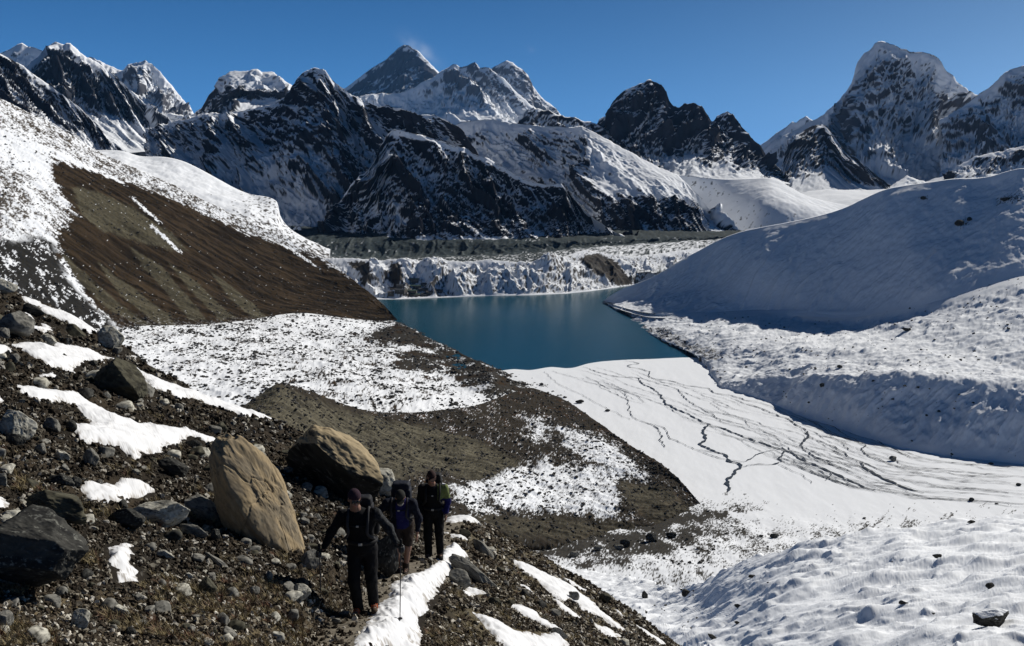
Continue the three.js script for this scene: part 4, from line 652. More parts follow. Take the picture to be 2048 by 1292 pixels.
snowPatch([[36, 590], [52, 594], [80, 606], [110, 620], [150, 636], [185, 642], [204, 652], [200, 664], [180, 670], [150, 654], [110, 636], [80, 620], [50, 604]], 0.25, 0.02, 'snow bank along the far left skyline of the near hillside');
snowPatch([[36, 620], [60, 628], [80, 640], [70, 642], [50, 632]], 0.08, 0.02, 'narrow snow streak among the rocks at the upper left corner of the near slope');
snowPatch([[58, 652], [84, 646], [104, 656], [110, 664], [84, 664]], 0.08, 0.02, 'small snow lens between boulders below the skyline bank');
snowPatch([[250, 704], [262, 706], [278, 714], [288, 722], [270, 720]], 0.1, 0.02, 'bright snow crumb beside the big pale skyline boulder');
// snow trodden along the outer edge of the path
snowPatch([[690, 1310], [712, 1268], [738, 1238], [752, 1216], [764, 1196], [790, 1164], [830, 1146], [862, 1132], [880, 1106], [896, 1084], [920, 1096], [944, 1102], [936, 1122], [905, 1132], [902, 1150], [888, 1172], [880, 1206], [862, 1226], [850, 1262], [842, 1310]], 0.16, 0.12, 'trampled crumbly snow running along the path beside the walkers');
snowPatch([[884, 1044], [896, 1026], [912, 1020], [940, 1034], [966, 1050], [950, 1052], [925, 1044], [902, 1050]], 0.1, 0.02, 'snow on the brow of the path behind the rear walker');
snowPatch([[884, 1062], [905, 1066], [936, 1078], [946, 1084], [925, 1086], [900, 1076]], 0.08, 0.02, 'narrow snow strip right of the rear walker');
snowPatch([[914, 1176], [935, 1172], [955, 1176], [974, 1188], [962, 1198], [940, 1196]], 0.1, 0.02, 'small snow patch below the pair of grey slabs');
snowPatch([[924, 1216], [950, 1222], [985, 1236], [1010, 1250], [1050, 1260], [1100, 1262], [1135, 1276], [1150, 1310], [1040, 1320], [1005, 1296], [985, 1272], [955, 1248]], 0.15, 0.05, 'large white snow patch at the bottom edge right of the path');
snowPatch([[1008, 1204], [1040, 1210], [1076, 1226], [1104, 1250], [1128, 1262], [1104, 1262], [1072, 1246], [1040, 1230]], 0.1, 0.03, 'slanting snow strip above the large patch at the bottom edge');
snowPatch([[1020, 1118], [1045, 1122], [1072, 1138], [1098, 1152], [1140, 1170], [1176, 1196], [1206, 1222], [1240, 1246], [1262, 1268], [1230, 1258], [1204, 1238], [1180, 1230], [1160, 1220], [1150, 1206], [1126, 1206], [1100, 1190], [1086, 1178], [1072, 1160], [1044, 1144]], 0.12, 0.03, 'longest snow streak down the outer slope right of the path');
snowPatch([[1024, 1160], [1050, 1172], [1080, 1190], [1074, 1192], [1044, 1176]], 0.06, 0.02, 'short snow streak left of the longest outer streak');
snowPatch([[1094, 1186], [1124, 1204], [1160, 1236], [1150, 1240], [1114, 1214]], 0.06, 0.02, 'second short snow streak under the longest outer streak');
snowPatch([[1180, 1242], [1220, 1258], [1250, 1276], [1236, 1284], [1200, 1264]], 0.07, 0.02, 'snow streak at the lower end of the outer slope');
snowPatch([[1216, 1210], [1246, 1226], [1264, 1242], [1250, 1238], [1226, 1222]], 0.07, 0.02, 'thin snow streak near the rim of the outer slope');
snowPatch([[1262, 1240], [1300, 1264], [1340, 1292], [1322, 1294], [1284, 1266]], 0.07, 0.02, 'last snow streak before the rim meets the bottom edge');
snowPatch([[1120, 1150], [1150, 1164], [1178, 1184], [1160, 1180], [1134, 1164]], 0.07, 0.02, 'snow streak along the rim above the longest outer streak');
const inSnow = (x, z, pad = 0) => { for (const f of snowZones) if (f(x, z, 1) > pad) return true; return false; };
{
  const ochre = nearZone([[-130, 1200], [100, 1170], [300, 1200], [450, 1190], [600, 1230], [700, 1300], [640, 1330], [-130, 1330]]);
  const gravel = nearZone([[890, 1040], [950, 1040], [1060, 1092], [1200, 1175], [1400, 1310], [860, 1320], [880, 1180]]);
  const { g, pos, nc, nr } = near, n = g.attributes.normal.array, col = new Float32Array(nc * nr * 3);
  for (let k = 0; k < nc * nr; k++) {
    const x = pos[k * 3], z = pos[k * 3 + 2], fine = fbm(x / 0.07, z / 0.09, 3, 0.7), mid = fbm(x / 0.5, z / 0.6, 4, 0.6), big = fbm(x / 2.2, z / 2.8, 3), [d] = toPath(x, z);
    let c = mix3([0.019, 0.016, 0.0125], [0.036, 0.028, 0.019], sstep(-0.2, 0.4, big));
    c = mix3(c, mix3([0.125, 0.098, 0.058], [0.062, 0.05, 0.032], sstep(-0.2, 0.4, mid)), sstep(-0.5, 0.7, ochre(x, z, 2) + 0.8 * big));
    c = mix3(c, mix3([0.1, 0.085, 0.056], [0.055, 0.041, 0.024], sstep(-0.1, 0.5, mid)), sstep(-0.3, 0.5, gravel(x, z, 2) + 0.4 * big));
    c = mix3(c, [0.15, 0.132, 0.104], (1 - sstep(0.18, 0.5, d + 0.2 * mid)) * 0.9);
    c = mul3(c, 1 + 0.7 * fine + 0.35 * mid); const fl = sstep(0.42, 0.6, fine + 0.2 * mid); c = mix3(c, [0.2, 0.19, 0.165], fl * 0.55);
    col.set(c, k * 3);
  }
  g.setAttribute('color', new THREE.BufferAttribute(col, 3));
  land(new THREE.Mesh(g, TERRAIN), 'near_hillside', 'dark gravelly hillside in the foreground, crossed by the walking path', 'hillside');
}

// ---------------------------------------------------------------- boulders and stones
const ROCK = new THREE.MeshPhysicalMaterial({ vertexColors: true, roughness: 0.92, specularIntensity: 0.25 });
const TINT = {
  tan: { a: [0.34, 0.26, 0.155], b: [0.2, 0.165, 0.115], lichen: [0.08, 0.075, 0.06], cover: 0.1 },
  pale: { a: [0.55, 0.53, 0.45], b: [0.3, 0.285, 0.24], lichen: [0.07, 0.068, 0.058], cover: 0.3 },
  umber: { a: [0.24, 0.19, 0.115], b: [0.13, 0.108, 0.068], lichen: [0.05, 0.048, 0.036], cover: 0.25 },
  grey: { a: [0.25, 0.24, 0.21], b: [0.12, 0.117, 0.104], lichen: [0.05, 0.05, 0.046], cover: 0.3 },
  dark: { a: [0.055, 0.054, 0.048], b: [0.022, 0.022, 0.021], lichen: [0.16, 0.16, 0.14], cover: 0.22 },
  olive: { a: [0.1, 0.094, 0.066], b: [0.04, 0.037, 0.026], lichen: [0.04, 0.04, 0.034], cover: 0.3 },
  snowy: { a: [0.84, 0.86, 0.89], b: [0.8, 0.82, 0.86], lichen: [0.06, 0.058, 0.052], cover: 0 },
};
function rockShape(sd, detail, { cuts = 18, round = 0.07, tint = 'grey', scale = [1, 1, 1], snowTop = 0, paintedSunTop = 0, crack = 0, faces = [] } = {}) {
  seed(sd + 101);
  const planes = [...faces, ...Array.from({ length: cuts }, () => { const u = rnd() * 2 - 1, a = rnd() * 6.283, r = Math.sqrt(1 - u * u); return [r * Math.cos(a), u, r * Math.sin(a), 0.55 + 0.38 * rnd()]; })];
  let g = new THREE.IcosahedronGeometry(1, detail); g.deleteAttribute('uv'); g.deleteAttribute('normal'); g = mergeVertices(g, 1e-5);
  const p = g.attributes.position, T = TINT[tint], col = new Float32Array(p.count * 3), o = rnd() * 50;
  for (let i = 0; i < p.count; i++) {
    const x = p.getX(i), y = p.getY(i), z = p.getZ(i); let r = 1;
    for (const q of planes) { const d = x * q[0] + y * q[1] + z * q[2]; if (d > 0.05) { const c = q[3] / d, h = clamp(0.5 + 0.5 * (c - r) / round * 2); r = lerp(c, r, h) - round * 0.5 * h * (1 - h) * 0.6; } }
    r *= 1 + 0.1 * fbm3(x * 1.6 + o, y * 1.6, z * 1.6, 3) + 0.07 * fbm3(x * 5 + o, y * 5, z * 5, 4, 0.66) - 0.05 * Math.abs(n3(x * 3.1 + o, y * 3.1 + 4, z * 3.1));
    if (crack) { const c = Math.abs(n3(x * 1.1 + o, y * 0.5 + 7 + 0.3 * x, z * 1.1) + 0.15 * n3(x * 4, y * 4 + o, z * 4)); r -= crack * (1 - sstep(0, 0.03, c)) * 0.6; }
    p.setXYZ(i, x * r * scale[0], y * r * scale[1], z * r * scale[2]);
  }
  g.computeVertexNormals();
  return { g, paint(up) {                                         // colour, with snow on what faces up once the rock is turned
    const n = g.attributes.normal;
    for (let i = 0; i < p.count; i++) {
      const x = p.getX(i) / scale[0], y = p.getY(i) / scale[1], z = p.getZ(i) / scale[2], f = fbm3(x * 2.2 + o, y * 2.2, z * 2.2, 4, 0.6), s = fbm3(x * 9 + o, y * 9, z * 9, scale[0] > 0.3 ? 5 : 3, 0.8), v = n3(x * 3 + o, y * 9, z * 3);
      let c = mix3(mul3(T.a, 0.88), mul3(T.b, 0.85), sstep(-0.25, 0.3, f + 0.35 * v)); c = mul3(c, 1 + 0.8 * s + 0.25 * f); c = mix3(c, T.lichen, sstep(0.12, 0.3, s + 0.4 * f - 0.25 + T.cover));
      if (paintedSunTop) { const ny = n.getX(i) * up.x + n.getY(i) * up.y + n.getZ(i) * up.z; c = mix3(c, mul3([0.3, 0.24, 0.15], 1 + 0.5 * s), sstep(0.25, 0.5, ny + 0.3 * f)); }  // sunlight painted as tan on the faces that point up
      if (snowTop) { const ny = n.getX(i) * up.x + n.getY(i) * up.y + n.getZ(i) * up.z; c = mix3(c, SNOW, sstep(0, 0.12, ny - 1 + snowTop + 0.25 * f + 0.1 * s)); }
      col.set(c, i * 3);
    }
    g.setAttribute('color', new THREE.BufferAttribute(col, 3)); return g;
  } };
}
// A boulder w wide and h high as seen, its middle on the sight line (px, py), turned by rot degrees, standing where its foot meets the ground.
const camRight = new THREE.Vector3(1, 0, 0), camUp = new THREE.Vector3(0, cP, -sP), camBack = new THREE.Vector3(0, sP, cP);
function boulder(px, py, w, h, rot, tint, label, o = {}) {
  const ground = o.on || near, foot = ground.at(px + (o.fx || 0), py + h * (o.foot ?? 0.36)); const D = -foot[2] + (o.push || 0) - 0.0, c = sight(px, py, D);
  const depth = D / (cP + (646 - py) / FOCAL * sP), m = depth / FOCAL, sx = w * m / 2 * 1.12, sy = h * m / 2 * 1.12, sz = (o.thick ?? 0.8) * Math.min(sx, sy) + (o.deep || 0) * Math.max(sx, sy);
  const R = rockShape(o.seed ?? Math.round(px * 7 + py), o.detail ?? (w > 180 ? 56 : w > 70 ? 30 : w > 30 ? 14 : 9), { tint, scale: [sx, sy, sz], ...o });
  const a = -rot * Math.PI / 180, e1 = camRight.clone().multiplyScalar(Math.cos(a)).addScaledVector(camUp, Math.sin(a)), e2 = camRight.clone().multiplyScalar(-Math.sin(a)).addScaledVector(camUp, Math.cos(a)), e3 = camBack.clone();
  const tilt = (o.tilt || 0) * Math.PI / 180, yaw = (o.yaw || 0) * Math.PI / 180; const mtx = new THREE.Matrix4().makeBasis(e1, e2, e3).multiply(new THREE.Matrix4().makeRotationX(tilt)).multiply(new THREE.Matrix4().makeRotationY(yaw));
  const up = new THREE.Vector3(0, 1, 0).applyMatrix4(new THREE.Matrix4().copy(mtx).invert());
  const mesh = new THREE.Mesh(R.paint(up), ROCK); mesh.applyMatrix4(mtx); mesh.position.set(...c);
  place(mesh, 'boulder', label, 'boulder', o.group ? { group: o.group } : {}); return mesh;
}
boulder(515, 1004, 272, 136, 57, 'tan', 'big tan slab-like boulder leaning down the slope left of the walkers', { faces: [[0, 0.62, 0.78, 0.55]], seed: 11, cuts: 6, round: 0.6, push: 0.7, thick: 0.85, crack: 0.07, tilt: -14, yaw: 10, foot: 0.7 });
boulder(668, 948, 262, 138, 36, 'dark', 'huge dark overhanging boulder with sunlight painted tan on its top edge behind the first walker', { faces: [[-0.15, -0.66, 0.74, 0.2], [0.5, -0.4, 0.77, 0.42]], seed: 23, cuts: 10, round: 0.22, paintedSunTop: 1, detail: 60, thick: 1.1, push: 1.5, foot: 0.5 });  // dark tint holds the shade of the face, tan top the painted sun
boulder(756, 968, 84, 70, 24, 'pale', 'rounded pale boulder between the first and second walkers', { seed: 38, cuts: 8, round: 0.3, foot: 0.5, push: 1 });
boulder(52, 1104, 270, 168, 8, 'dark', 'massive flat-topped dark boulder with a shadowed overhang at the left edge', { faces: [[0.1, -0.78, 0.62, 0.5], [0.1, 0.9, 0.4, 0.62]], seed: 43, cuts: 17, round: 0.07, thick: 1.0, foot: 0.45 });
boulder(112, 1014, 142, 62, 14, 'olive', 'flat greenish slab behind the massive left-edge boulder', { seed: 51, cuts: 17, thick: 1.4 });
boulder(318, 1028, 118, 58, -2, 'pale', 'pale squarish lichen-speckled boulder below the rounded snow patch', { seed: 60, cuts: 17, round: 0.07, thick: 1.2 });
boulder(252, 1036, 70, 46, 0, 'dark', 'dark block joined to the left of the pale squarish boulder', { seed: 61, cuts: 17, round: 0.07 });
boulder(404, 1018, 84, 46, 26, 'grey', 'grey tilted slab at the right of the pale squarish boulder', { seed: 64, cuts: 17, round: 0.07 });
boulder(446, 1034, 36, 30, 20, 'grey', 'small grey rock right of the grey tilted slab');
boulder(390, 1064, 62, 28, 20, 'grey', 'smooth grey rock under the pale squarish boulder', { cuts: 17, round: 0.07 });
boulder(430, 1072, 22, 26, 10, 'dark', 'small reddish-dark rock beside the smooth grey one');
boulder(240, 758, 112, 76, 24, 'olive', 'dark rough boulder rising between the two large snow bands', { seed: 71, cuts: 17, thick: 1 });
boulder(221, 678, 50, 48, 10, 'pale', 'big pale boulder on the skyline at the end of the snow bank', { seed: 77, cuts: 17 });
boulder(187, 727, 16, 13, 0, 'dark', 'small black rock at the head of the rough boulder');
boulder(128, 712, 14, 12, 20, 'dark', 'small black rock poking through the longest snow band');
boulder(0, 572, 62, 42, 12, 'pale', 'pale speckled boulder at the left edge of the skyline', { seed: 80 });
boulder(34, 650, 62, 56, 10, 'grey', 'large grey boulder below the skyline at the far left', { seed: 82, cuts: 17 });
boulder(4, 668, 34, 28, 0, 'grey', 'grey rock cut by the left edge beneath the large grey boulder');
boulder(70, 622, 46, 26, 20, 'dark', 'dark rock beside the snow bank on the upper left slope');
boulder(98, 680, 36, 24, 8, 'pale', 'pale low rock above the start of the longest snow band');
boulder(150, 662, 40, 28, 24, 'olive', 'brown rock under the skyline snow bank', { push: -2 });
boulder(140, 682, 16, 12, 0, 'dark', 'dark cobble above the longest snow band');
boulder(27, 718, 24, 22, 0, 'grey', 'brownish rock under the left start of the longest snow band');
boulder(28, 850, 78, 66, 10, 'pale', 'pale lichen boulder at the left edge below the snow tongue', { seed: 91, cuts: 17 });
boulder(30, 878, 46, 30, 10, 'dark', 'dark foot rock of the pale lichen boulder');
boulder(104, 850, 46, 30, 18, 'grey', 'grey rock beside the reddish grass tuft at left');
boulder(142, 852, 24, 22, 0, 'dark', 'brown rock at the edge of the snow tongue');
boulder(183, 917, 30, 42, 4, 'grey', 'upright grey stone standing under the snow tongue', { cuts: 17, round: 0.07 });
boulder(124, 912, 34, 28, 20, 'pale', 'pale knobbly rock left of the upright grey stone');
boulder(82, 898, 24, 26, 10, 'grey', 'grey rock further left of the upright grey stone');
boulder(345, 935, 70, 36, 24, 'dark', 'dark angular slab above the tan boulder foot, right of the snow tongue tip', { cuts: 17, round: 0.07 });
boulder(385, 888, 34, 20, 10, 'dark', 'dark rock at the right rim of the snow tongue');
boulder(272, 944, 18, 12, 0, 'pale', 'white pebble-like rock above the rounded snow patch');
boulder(118, 960, 60, 24, 12, 'dark', 'dark low slab left of the rounded snow patch');
boulder(150, 965, 26, 22, 30, 'dark', 'dark wedge beside the dark low slab');
boulder(3, 962, 26, 32, 0, 'grey', 'grey stone cut by the left edge above the snow scrap');
boulder(162, 1240, 38, 46, 10, 'pale', 'upright pale stone with a black shaded side in the lower left gravel', { cuts: 17, round: 0.07 });
boulder(238, 1222, 38, 26, 10, 'pale', 'pale flat stone right of the upright pale stone');
boulder(260, 1262, 24, 22, 0, 'dark', 'small dark green stone near the bottom, left of the path');
boulder(10, 1242, 36, 40, 0, 'grey', 'rough grey stone at the lower left corner', { cuts: 17 });
boulder(330, 1110, 34, 18, 14, 'pale', 'pale wedge stone right of the half-melted snow');
boulder(415, 1170, 34, 40, -30, 'olive', 'greenish split stone on the gravel left of the path', { cuts: 17, round: 0.07 });
boulder(440, 1126, 66, 16, 36, 'grey', 'long thin grey slab lying down the slope below the tan boulder', { cuts: 17, round: 0.07 });
boulder(378, 1152, 16, 18, 0, 'pale', 'small pale upright stone above the greenish split stone');
boulder(538, 1152, 18, 22, 0, 'grey', 'small grey stone in the hollow under the tan boulder');
boulder(600, 1186, 40, 34, 0, 'pale', 'pale rounded stone at the path edge left of the first walker');
boulder(508, 1182, 20, 26, 30, 'grey', 'grey stone left of the pale rounded stone at the path edge');
boulder(586, 1232, 30, 26, 10, 'grey', 'grey stone half sunk beside the path');
boulder(622, 1118, 38, 44, 18, 'grey', 'angular grey rock just above the path left of the first walker', { cuts: 17, round: 0.07 });
boulder(606, 1044, 24, 22, 30, 'grey', 'grey stone between the tan and the overhanging boulder');
boulder(574, 992, 20, 30, -10, 'pale', 'pale rounded stone touching the right side of the tan boulder');
boulder(578, 940, 22, 18, 0, 'grey', 'pale grey stone in the dark gap behind the tan boulder');
boulder(775, 1116, 50, 80, 4, 'dark', 'dark rounded boulder standing between the first two walkers', { seed: 95, cuts: 17, round: 0.07, foot: 0.45 });
boulder(690, 1228, 26, 14, 6, 'grey', 'flat step stone on the path at the feet of the first walker');
boulder(672, 1242, 20, 16, 0, 'grey', 'small stone below the step stone on the path');
boulder(950, 1152, 118, 36, 38, 'grey', 'long smooth grey slab right of the trampled snow', { seed: 99, cuts: 17, round: 0.07, thick: 1 });
boulder(918, 1160, 56, 40, 30, 'grey', 'rough grey rock tucked under the long smooth slab', { cuts: 17 });
boulder(990, 1204, 32, 22, 20, 'olive', 'brown flat stone below the long smooth slab');
boulder(965, 1100, 64, 26, 52, 'grey', 'grey ribbed rock on the outer slope right of the rear walker', { cuts: 17, round: 0.07 });
boulder(930, 1066, 30, 18, 20, 'olive', 'low stone beside the narrow snow strip');
boulder(1000, 1140, 20, 14, 20, 'olive', 'low brown stone on the outer slope');
boulder(1148, 1192, 24, 22, 20, 'grey', 'grey boulder bedded in the longest outer snow streak');
boulder(1020, 1206, 20, 14, 0, 'olive', 'small brown stone left of the slanting snow strip');
boulder(1118, 1266, 44, 18, 32, 'grey', 'grey slab between the large bottom patch and the slanting strip', { cuts: 17 });
boulder(1208, 1196, 30, 22, 20, 'olive', 'dark brown stone on the rim of the outer slope');
// on the valley floor and the snow slope
boulder(1980, 1236, 88, 46, 4, 'dark', 'large dark rock capped with snow in the lower right corner', { on: snowfield, seed: 111, cuts: 17, snowTop: 0.55, thick: 1 });
boulder(1372, 1186, 16, 18, 10, 'dark', 'black rock at the left foot of the snow slope', { on: snowfield });
boulder(1290, 1191, 15, 17, 0, 'dark', 'upright dark rock in the snow beside a snow cone left of the slope', { on: snowfield });
boulder(1476, 1212, 14, 8, 20, 'dark', 'small black rock on the snow slope, upper one of two close together', { on: snowfield });
boulder(1474, 1246, 12, 8, 30, 'dark', 'small black rock on the snow slope, lower one of two close together', { on: snowfield });
boulder(1427, 1275, 24, 10, 40, 'dark', 'thin black slab in the snow at the bottom edge', { on: snowfield });
boulder(1980, 1172, 16, 14, 0, 'dark', 'dark rock in a snow hollow above the large snow-capped rock', { on: snowfield });
boulder(1806, 1205, 20, 12, 10, 'dark', 'dark rock half buried behind two snow mounds', { on: snowfield, snowTop: 0.4 });
boulder(1875, 1112, 20, 9, 0, 'dark', 'small dark rock high on the snow slope', { on: snowfield, snowTop: 0.4 });
boulder(1942, 1044, 16, 7, 0, 'dark', 'dark rock on the crest of the snow slope', { on: snowfield });
boulder(1504, 1153, 14, 8, 0, 'dark', 'dark rock on the left shoulder of the snow slope', { on: snowfield });
boulder(1786, 917, 19, 13, 0, 'grey', 'lone boulder standing on the snow plain among the channels', { on: plain, detail: 9 });
boulder(1550, 1071, 20, 12, 0, 'dark', 'black squarish block on the speckled snow, larger of two', { on: plain, detail: 9, cuts: 17, round: 0.07 });
boulder(1522, 1072, 12, 6, 0, 'dark', 'black block left of the larger squarish one', { on: plain, detail: 9 });
boulder(1942, 999, 12, 9, 0, 'dark', 'dark boulder near the right end of the plain, lower', { on: plain, detail: 9 });
boulder(2038, 969, 11, 7, 0, 'dark', 'dark boulder at the right edge of the plain', { on: plain, detail: 9 });
boulder(1982, 927, 10, 5, 0, 'dark', 'dark boulder on the upper right of the plain', { on: plain, detail: 9 });
boulder(1645, 771, 14, 9, 0, 'dark', 'black boulder on the shaded face of the snow terrace', { on: terraces, detail: 9 });
boulder(1814, 658, 20, 10, 0, 'dark', 'dark boulder on the upper terrace, right of centre', { on: terraces, detail: 9, snowTop: 0.3 });
boulder(1680, 733, 12, 7, 0, 'dark', 'dark boulder on the terrace edge', { on: terraces, detail: 9 });
boulder(1920, 446, 22, 12, 0, 'dark', 'dark rock cluster high on the shaded snow slope at right', { on: slope, detail: 9 });
boulder(1938, 438, 12, 8, 0, 'dark', 'small dark rock at the upper right of the rock cluster on the shaded slope', { on: slope, detail: 8 });
boulder(1846, 396, 12, 8, 0, 'dark', 'dark rock just under the crest of the shaded slope', { on: slope, detail: 8 });
boulder(2010, 398, 18, 9, 0, 'dark', 'dark rock near the right edge under the crest of the shaded slope', { on: slope, detail: 8 });
boulder(1160, 803, 17, 9, 0, 'dark', 'dark boulder at the foot of the scrub slope beside the plain', { on: plain, detail: 9 });
boulder(1215, 821, 12, 5, 0, 'dark', 'flat dark boulder alone on the left rim of the plain', { on: plain, detail: 9 });
boulder(1304, 1076, 26, 20, 0, 'dark', 'largest black boulder in the rubble at the foot of the dark spur', { on: plain, detail: 10 });
boulder(1250, 1086, 24, 18, 0, 'dark', 'black boulder left of the largest one in the rubble', { on: plain, detail: 10 });
boulder(1240, 1095, 20, 12, 0, 'grey', 'pale block among the rubble at the spur foot', { on: plain, detail: 9 });
boulder(1195, 1096, 22, 12, 0, 'grey', 'grey block among the rubble near the rim of the near slope', { on: plain, detail: 9 });
boulder(1342, 1070, 22, 14, 0, 'dark', 'black boulder right of the largest one in the rubble', { on: plain, detail: 9 });
boulder(1148, 1108, 24, 14, 0, 'grey', 'grey block lying just beyond the rim of the near slope', { on: plain, detail: 9 });

// countable stones on the gravel: one shape of each kind, then copies
{
  seed(77); const kinds = [];
  for (let i = 0; i < 9; i++) { const R = rockShape(300 + i, 5, { tint: ['grey', 'pale', 'grey', 'dark', 'olive', 'grey', 'pale', 'grey', 'olive'][i], cuts: 17, round: 0.07, scale: [1, 0.55 + 0.3 * rnd(), 0.75 + 0.2 * rnd()] }); kinds.push(new THREE.Mesh(R.paint(new THREE.Vector3(0, 1, 0)), ROCK)); }
  let made = 0, tries = 0;
  while (made < 280 && tries++ < 5000) {
    const right = rnd() < 0.14, px = right ? 900 + rnd() * 420 : rnd() * 700 - 10, py = right ? 1040 + rnd() * 260 : 600 + Math.pow(rnd(), 0.75) * 690;
    const lim = along(rim, px)[0]; if (py < lim + 12) continue;
    const q = near.at(px, py); if (inSnow(q[0], q[2], -0.08) || toPath(q[0], q[2])[0] < 0.45) continue;
    const size = (0.04 + 0.14 * Math.pow(rnd(), 2.4)) * (right ? 0.7 : 1) * clamp(-q[2] / 12, 0.7, 2);
    const o = kinds[made % 9].clone(); o.scale.setScalar(size); o.rotation.set(rnd() * 0.8 - 0.4, rnd() * 6.28, rnd() * 0.8 - 0.2); o.position.set(q[0], q[1] + size * 0.18, q[2]);
    place(o, 'stone', 'loose stone scattered on the dark gravel of the near hillside', 'stone', { group: 'stones scattered on the near hillside' }); made++;
  }
}
// uncountable rubble: gravel on the near slope, rocks on the far shelves, dry grass
function scatter(name, label, category, geometry, material, list) {
  const m = new THREE.InstancedMesh(geometry, material, list.length), M = new THREE.Matrix4(), Q = new THREE.Quaternion(), E = new THREE.Euler(), C = new THREE.Color();
  list.forEach((a, i) => { m.setMatrixAt(i, M.compose(new THREE.Vector3(...a.p), Q.setFromEuler(E.set(...a.r)), new THREE.Vector3(...a.s))); m.setColorAt(i, C.setRGB(...a.c)); });
  place(m, name, label, category, { kind: 'stuff' });
}
{
  const pebble = (sd, d) => { seed(sd); let g = new THREE.IcosahedronGeometry(1, d); g.deleteAttribute('uv'); g.deleteAttribute('normal'); g = mergeVertices(g, 1e-4); const p = g.attributes.position, o = rnd() * 40; for (let i = 0; i < p.count; i++) { const x = p.getX(i), y = p.getY(i), z = p.getZ(i), r = 1 + 1.0 * n3(x * 1.3 + o, y * 1.3, z * 1.3) + 0.4 * n3(x * 3 + o, y * 3, z * 3); p.setXYZ(i, x * r, y * r * 0.7, z * r * 0.85); } g = g.toNonIndexed(); g.computeVertexNormals(); return g; };
  const grit = new THREE.MeshPhysicalMaterial({ color: 0xffffff, roughness: 0.95, specularIntensity: 0.2 });
  const pal = [[0.024, 0.019, 0.014], [0.045, 0.036, 0.026], [0.045, 0.035, 0.024], [0.09, 0.078, 0.06], [0.16, 0.145, 0.115], [0.32, 0.3, 0.26]];
  for (let v = 0; v < 3; v++) {
    seed(500 + v); const list = []; let tries = 0;
    while (list.length < 26000 && tries++ < 90000) {
      const px = -110 + rnd() * 1560, lim = along(rim, px)[0], py = lim + 4 + (1310 - lim) * Math.pow(rnd(), 0.85); if (py > 1312 || lim > 1300) continue;
      const D = flat(px, py); if (!(D > 4 && D < 60)) continue; const x = sideways(px, py) * D, z = -D; if (D > near.rimAt(x, D) + 0.5) continue;
      const dn = n2(x / 1.3, z / 1.6) + 0.5 * n2(x / 0.4, z / 0.4); if (rnd() > 0.62 + 0.55 * dn) continue;
      if (inSnow(x, z, 0.02) || (toPath(x, z)[0] < 0.3 && rnd() > 0.15)) continue;
      const s = (0.008 + 0.04 * Math.pow(rnd(), 3)) * clamp(D / 12, 0.75, 2.1) * (x > -0.4 && D > 8 ? 0.75 : 1), c = pal[Math.floor(Math.pow(rnd(), 1.7) * 6)];
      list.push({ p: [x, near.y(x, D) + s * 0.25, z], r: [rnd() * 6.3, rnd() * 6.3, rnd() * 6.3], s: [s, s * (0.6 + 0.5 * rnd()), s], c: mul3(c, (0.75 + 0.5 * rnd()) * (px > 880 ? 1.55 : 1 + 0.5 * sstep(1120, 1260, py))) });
    }
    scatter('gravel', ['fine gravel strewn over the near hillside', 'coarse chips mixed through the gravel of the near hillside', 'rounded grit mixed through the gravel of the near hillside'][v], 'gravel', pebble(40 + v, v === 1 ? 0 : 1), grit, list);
  }
  const far = (name, label, sheet, n, size, choose, sd) => {
    seed(sd); const list = [], { pos, nc, nr, nb } = sheet; let tries = 0; const area = (i, j) => { const k = (j * nc + i) * 3, r = k + 3, d = k + nc * 3; return Math.hypot(pos[r] - pos[k], pos[r + 2] - pos[k + 2]) * Math.hypot(pos[d] - pos[k], pos[d + 2] - pos[k + 2]); }; const sam = []; for (let q = 0; q < 400; q++) sam.push(area(Math.floor(rnd() * (nc - 1)), nb + Math.floor(rnd() * (nr - nb - 1)))); const ref = sam.slice().sort((p, q) => p - q)[330];
    while (list.length < n && tries++ < n * 40) { const i = Math.floor(rnd() * (nc - 1)), j = nb + Math.floor(rnd() * (nr - nb - 1)), k = (j * nc + i) * 3, x = pos[k], y = pos[k + 1], z = pos[k + 2]; if (rnd() > area(i, j) / ref) continue; if (rnd() > choose(x, y, z, sheet.PX[i], sheet.S[j * nc + i])) continue; const s = size * (0.35 + 1.1 * Math.pow(rnd(), 3)); list.push({ p: [x + rnd() * 2 - 1, y + s * 0.15, z + rnd() * 3 - 1.5], r: [rnd() * 0.8 - 0.4, rnd() * 6.3, rnd() * 0.8 - 0.4], s: [s, s * 0.8, s], c: mul3([0.06, 0.056, 0.05], 0.6 + 0.9 * rnd()) }); }
    scatter(name, label, 'rubble', pebble(90 + sd, 1), grit, list);
  };
  far('rubble', 'dark rocks strewn over the snowy shelf', shelf, 7500, 1.9, (x, y, z, p, s) => clamp(0.35 + 1.2 * fbm(x / 40, z / 50, 3)), 1);
  far('rubble', 'rocks and scrub clumps on the dark spur', spur, 8000, 1.1, (x, y, z, p, s) => clamp(0.4 + fbm(x / 20, z / 30, 3)), 2);
  far('rubble', 'scattered rocks at the near end of the snow plain', plain, 1500, 1.1, (x, y, z, p, s) => s < 0.6 ? 0 : sstep(0.62, 0.85, s) * clamp(0.2 + fbm(x / 24, z / 30, 3)) * (p < 1480 ? 1 : 0.35), 3);
  far('rubble', 'scattered dark rocks on the snow terraces', terraces, 900, 1.3, (x, y, z, p, s) => clamp(0.1 + 0.9 * fbm(x / 30, z / 40, 3)), 4);
  far('rubble', 'dark rocks on the upper part of the brown hillside and its snowy top', hill, 1800, 1.6, (x, y, z, p, s) => clamp(0.15 + 0.9 * fbm(x / 40, z / 40, 3)), 5);
  far('rubble', 'small dark stones showing through the snow slope', snowfield, 160, 0.28, (x, y, z, p, s) => z < -400 ? 0 : 0.7, 6);
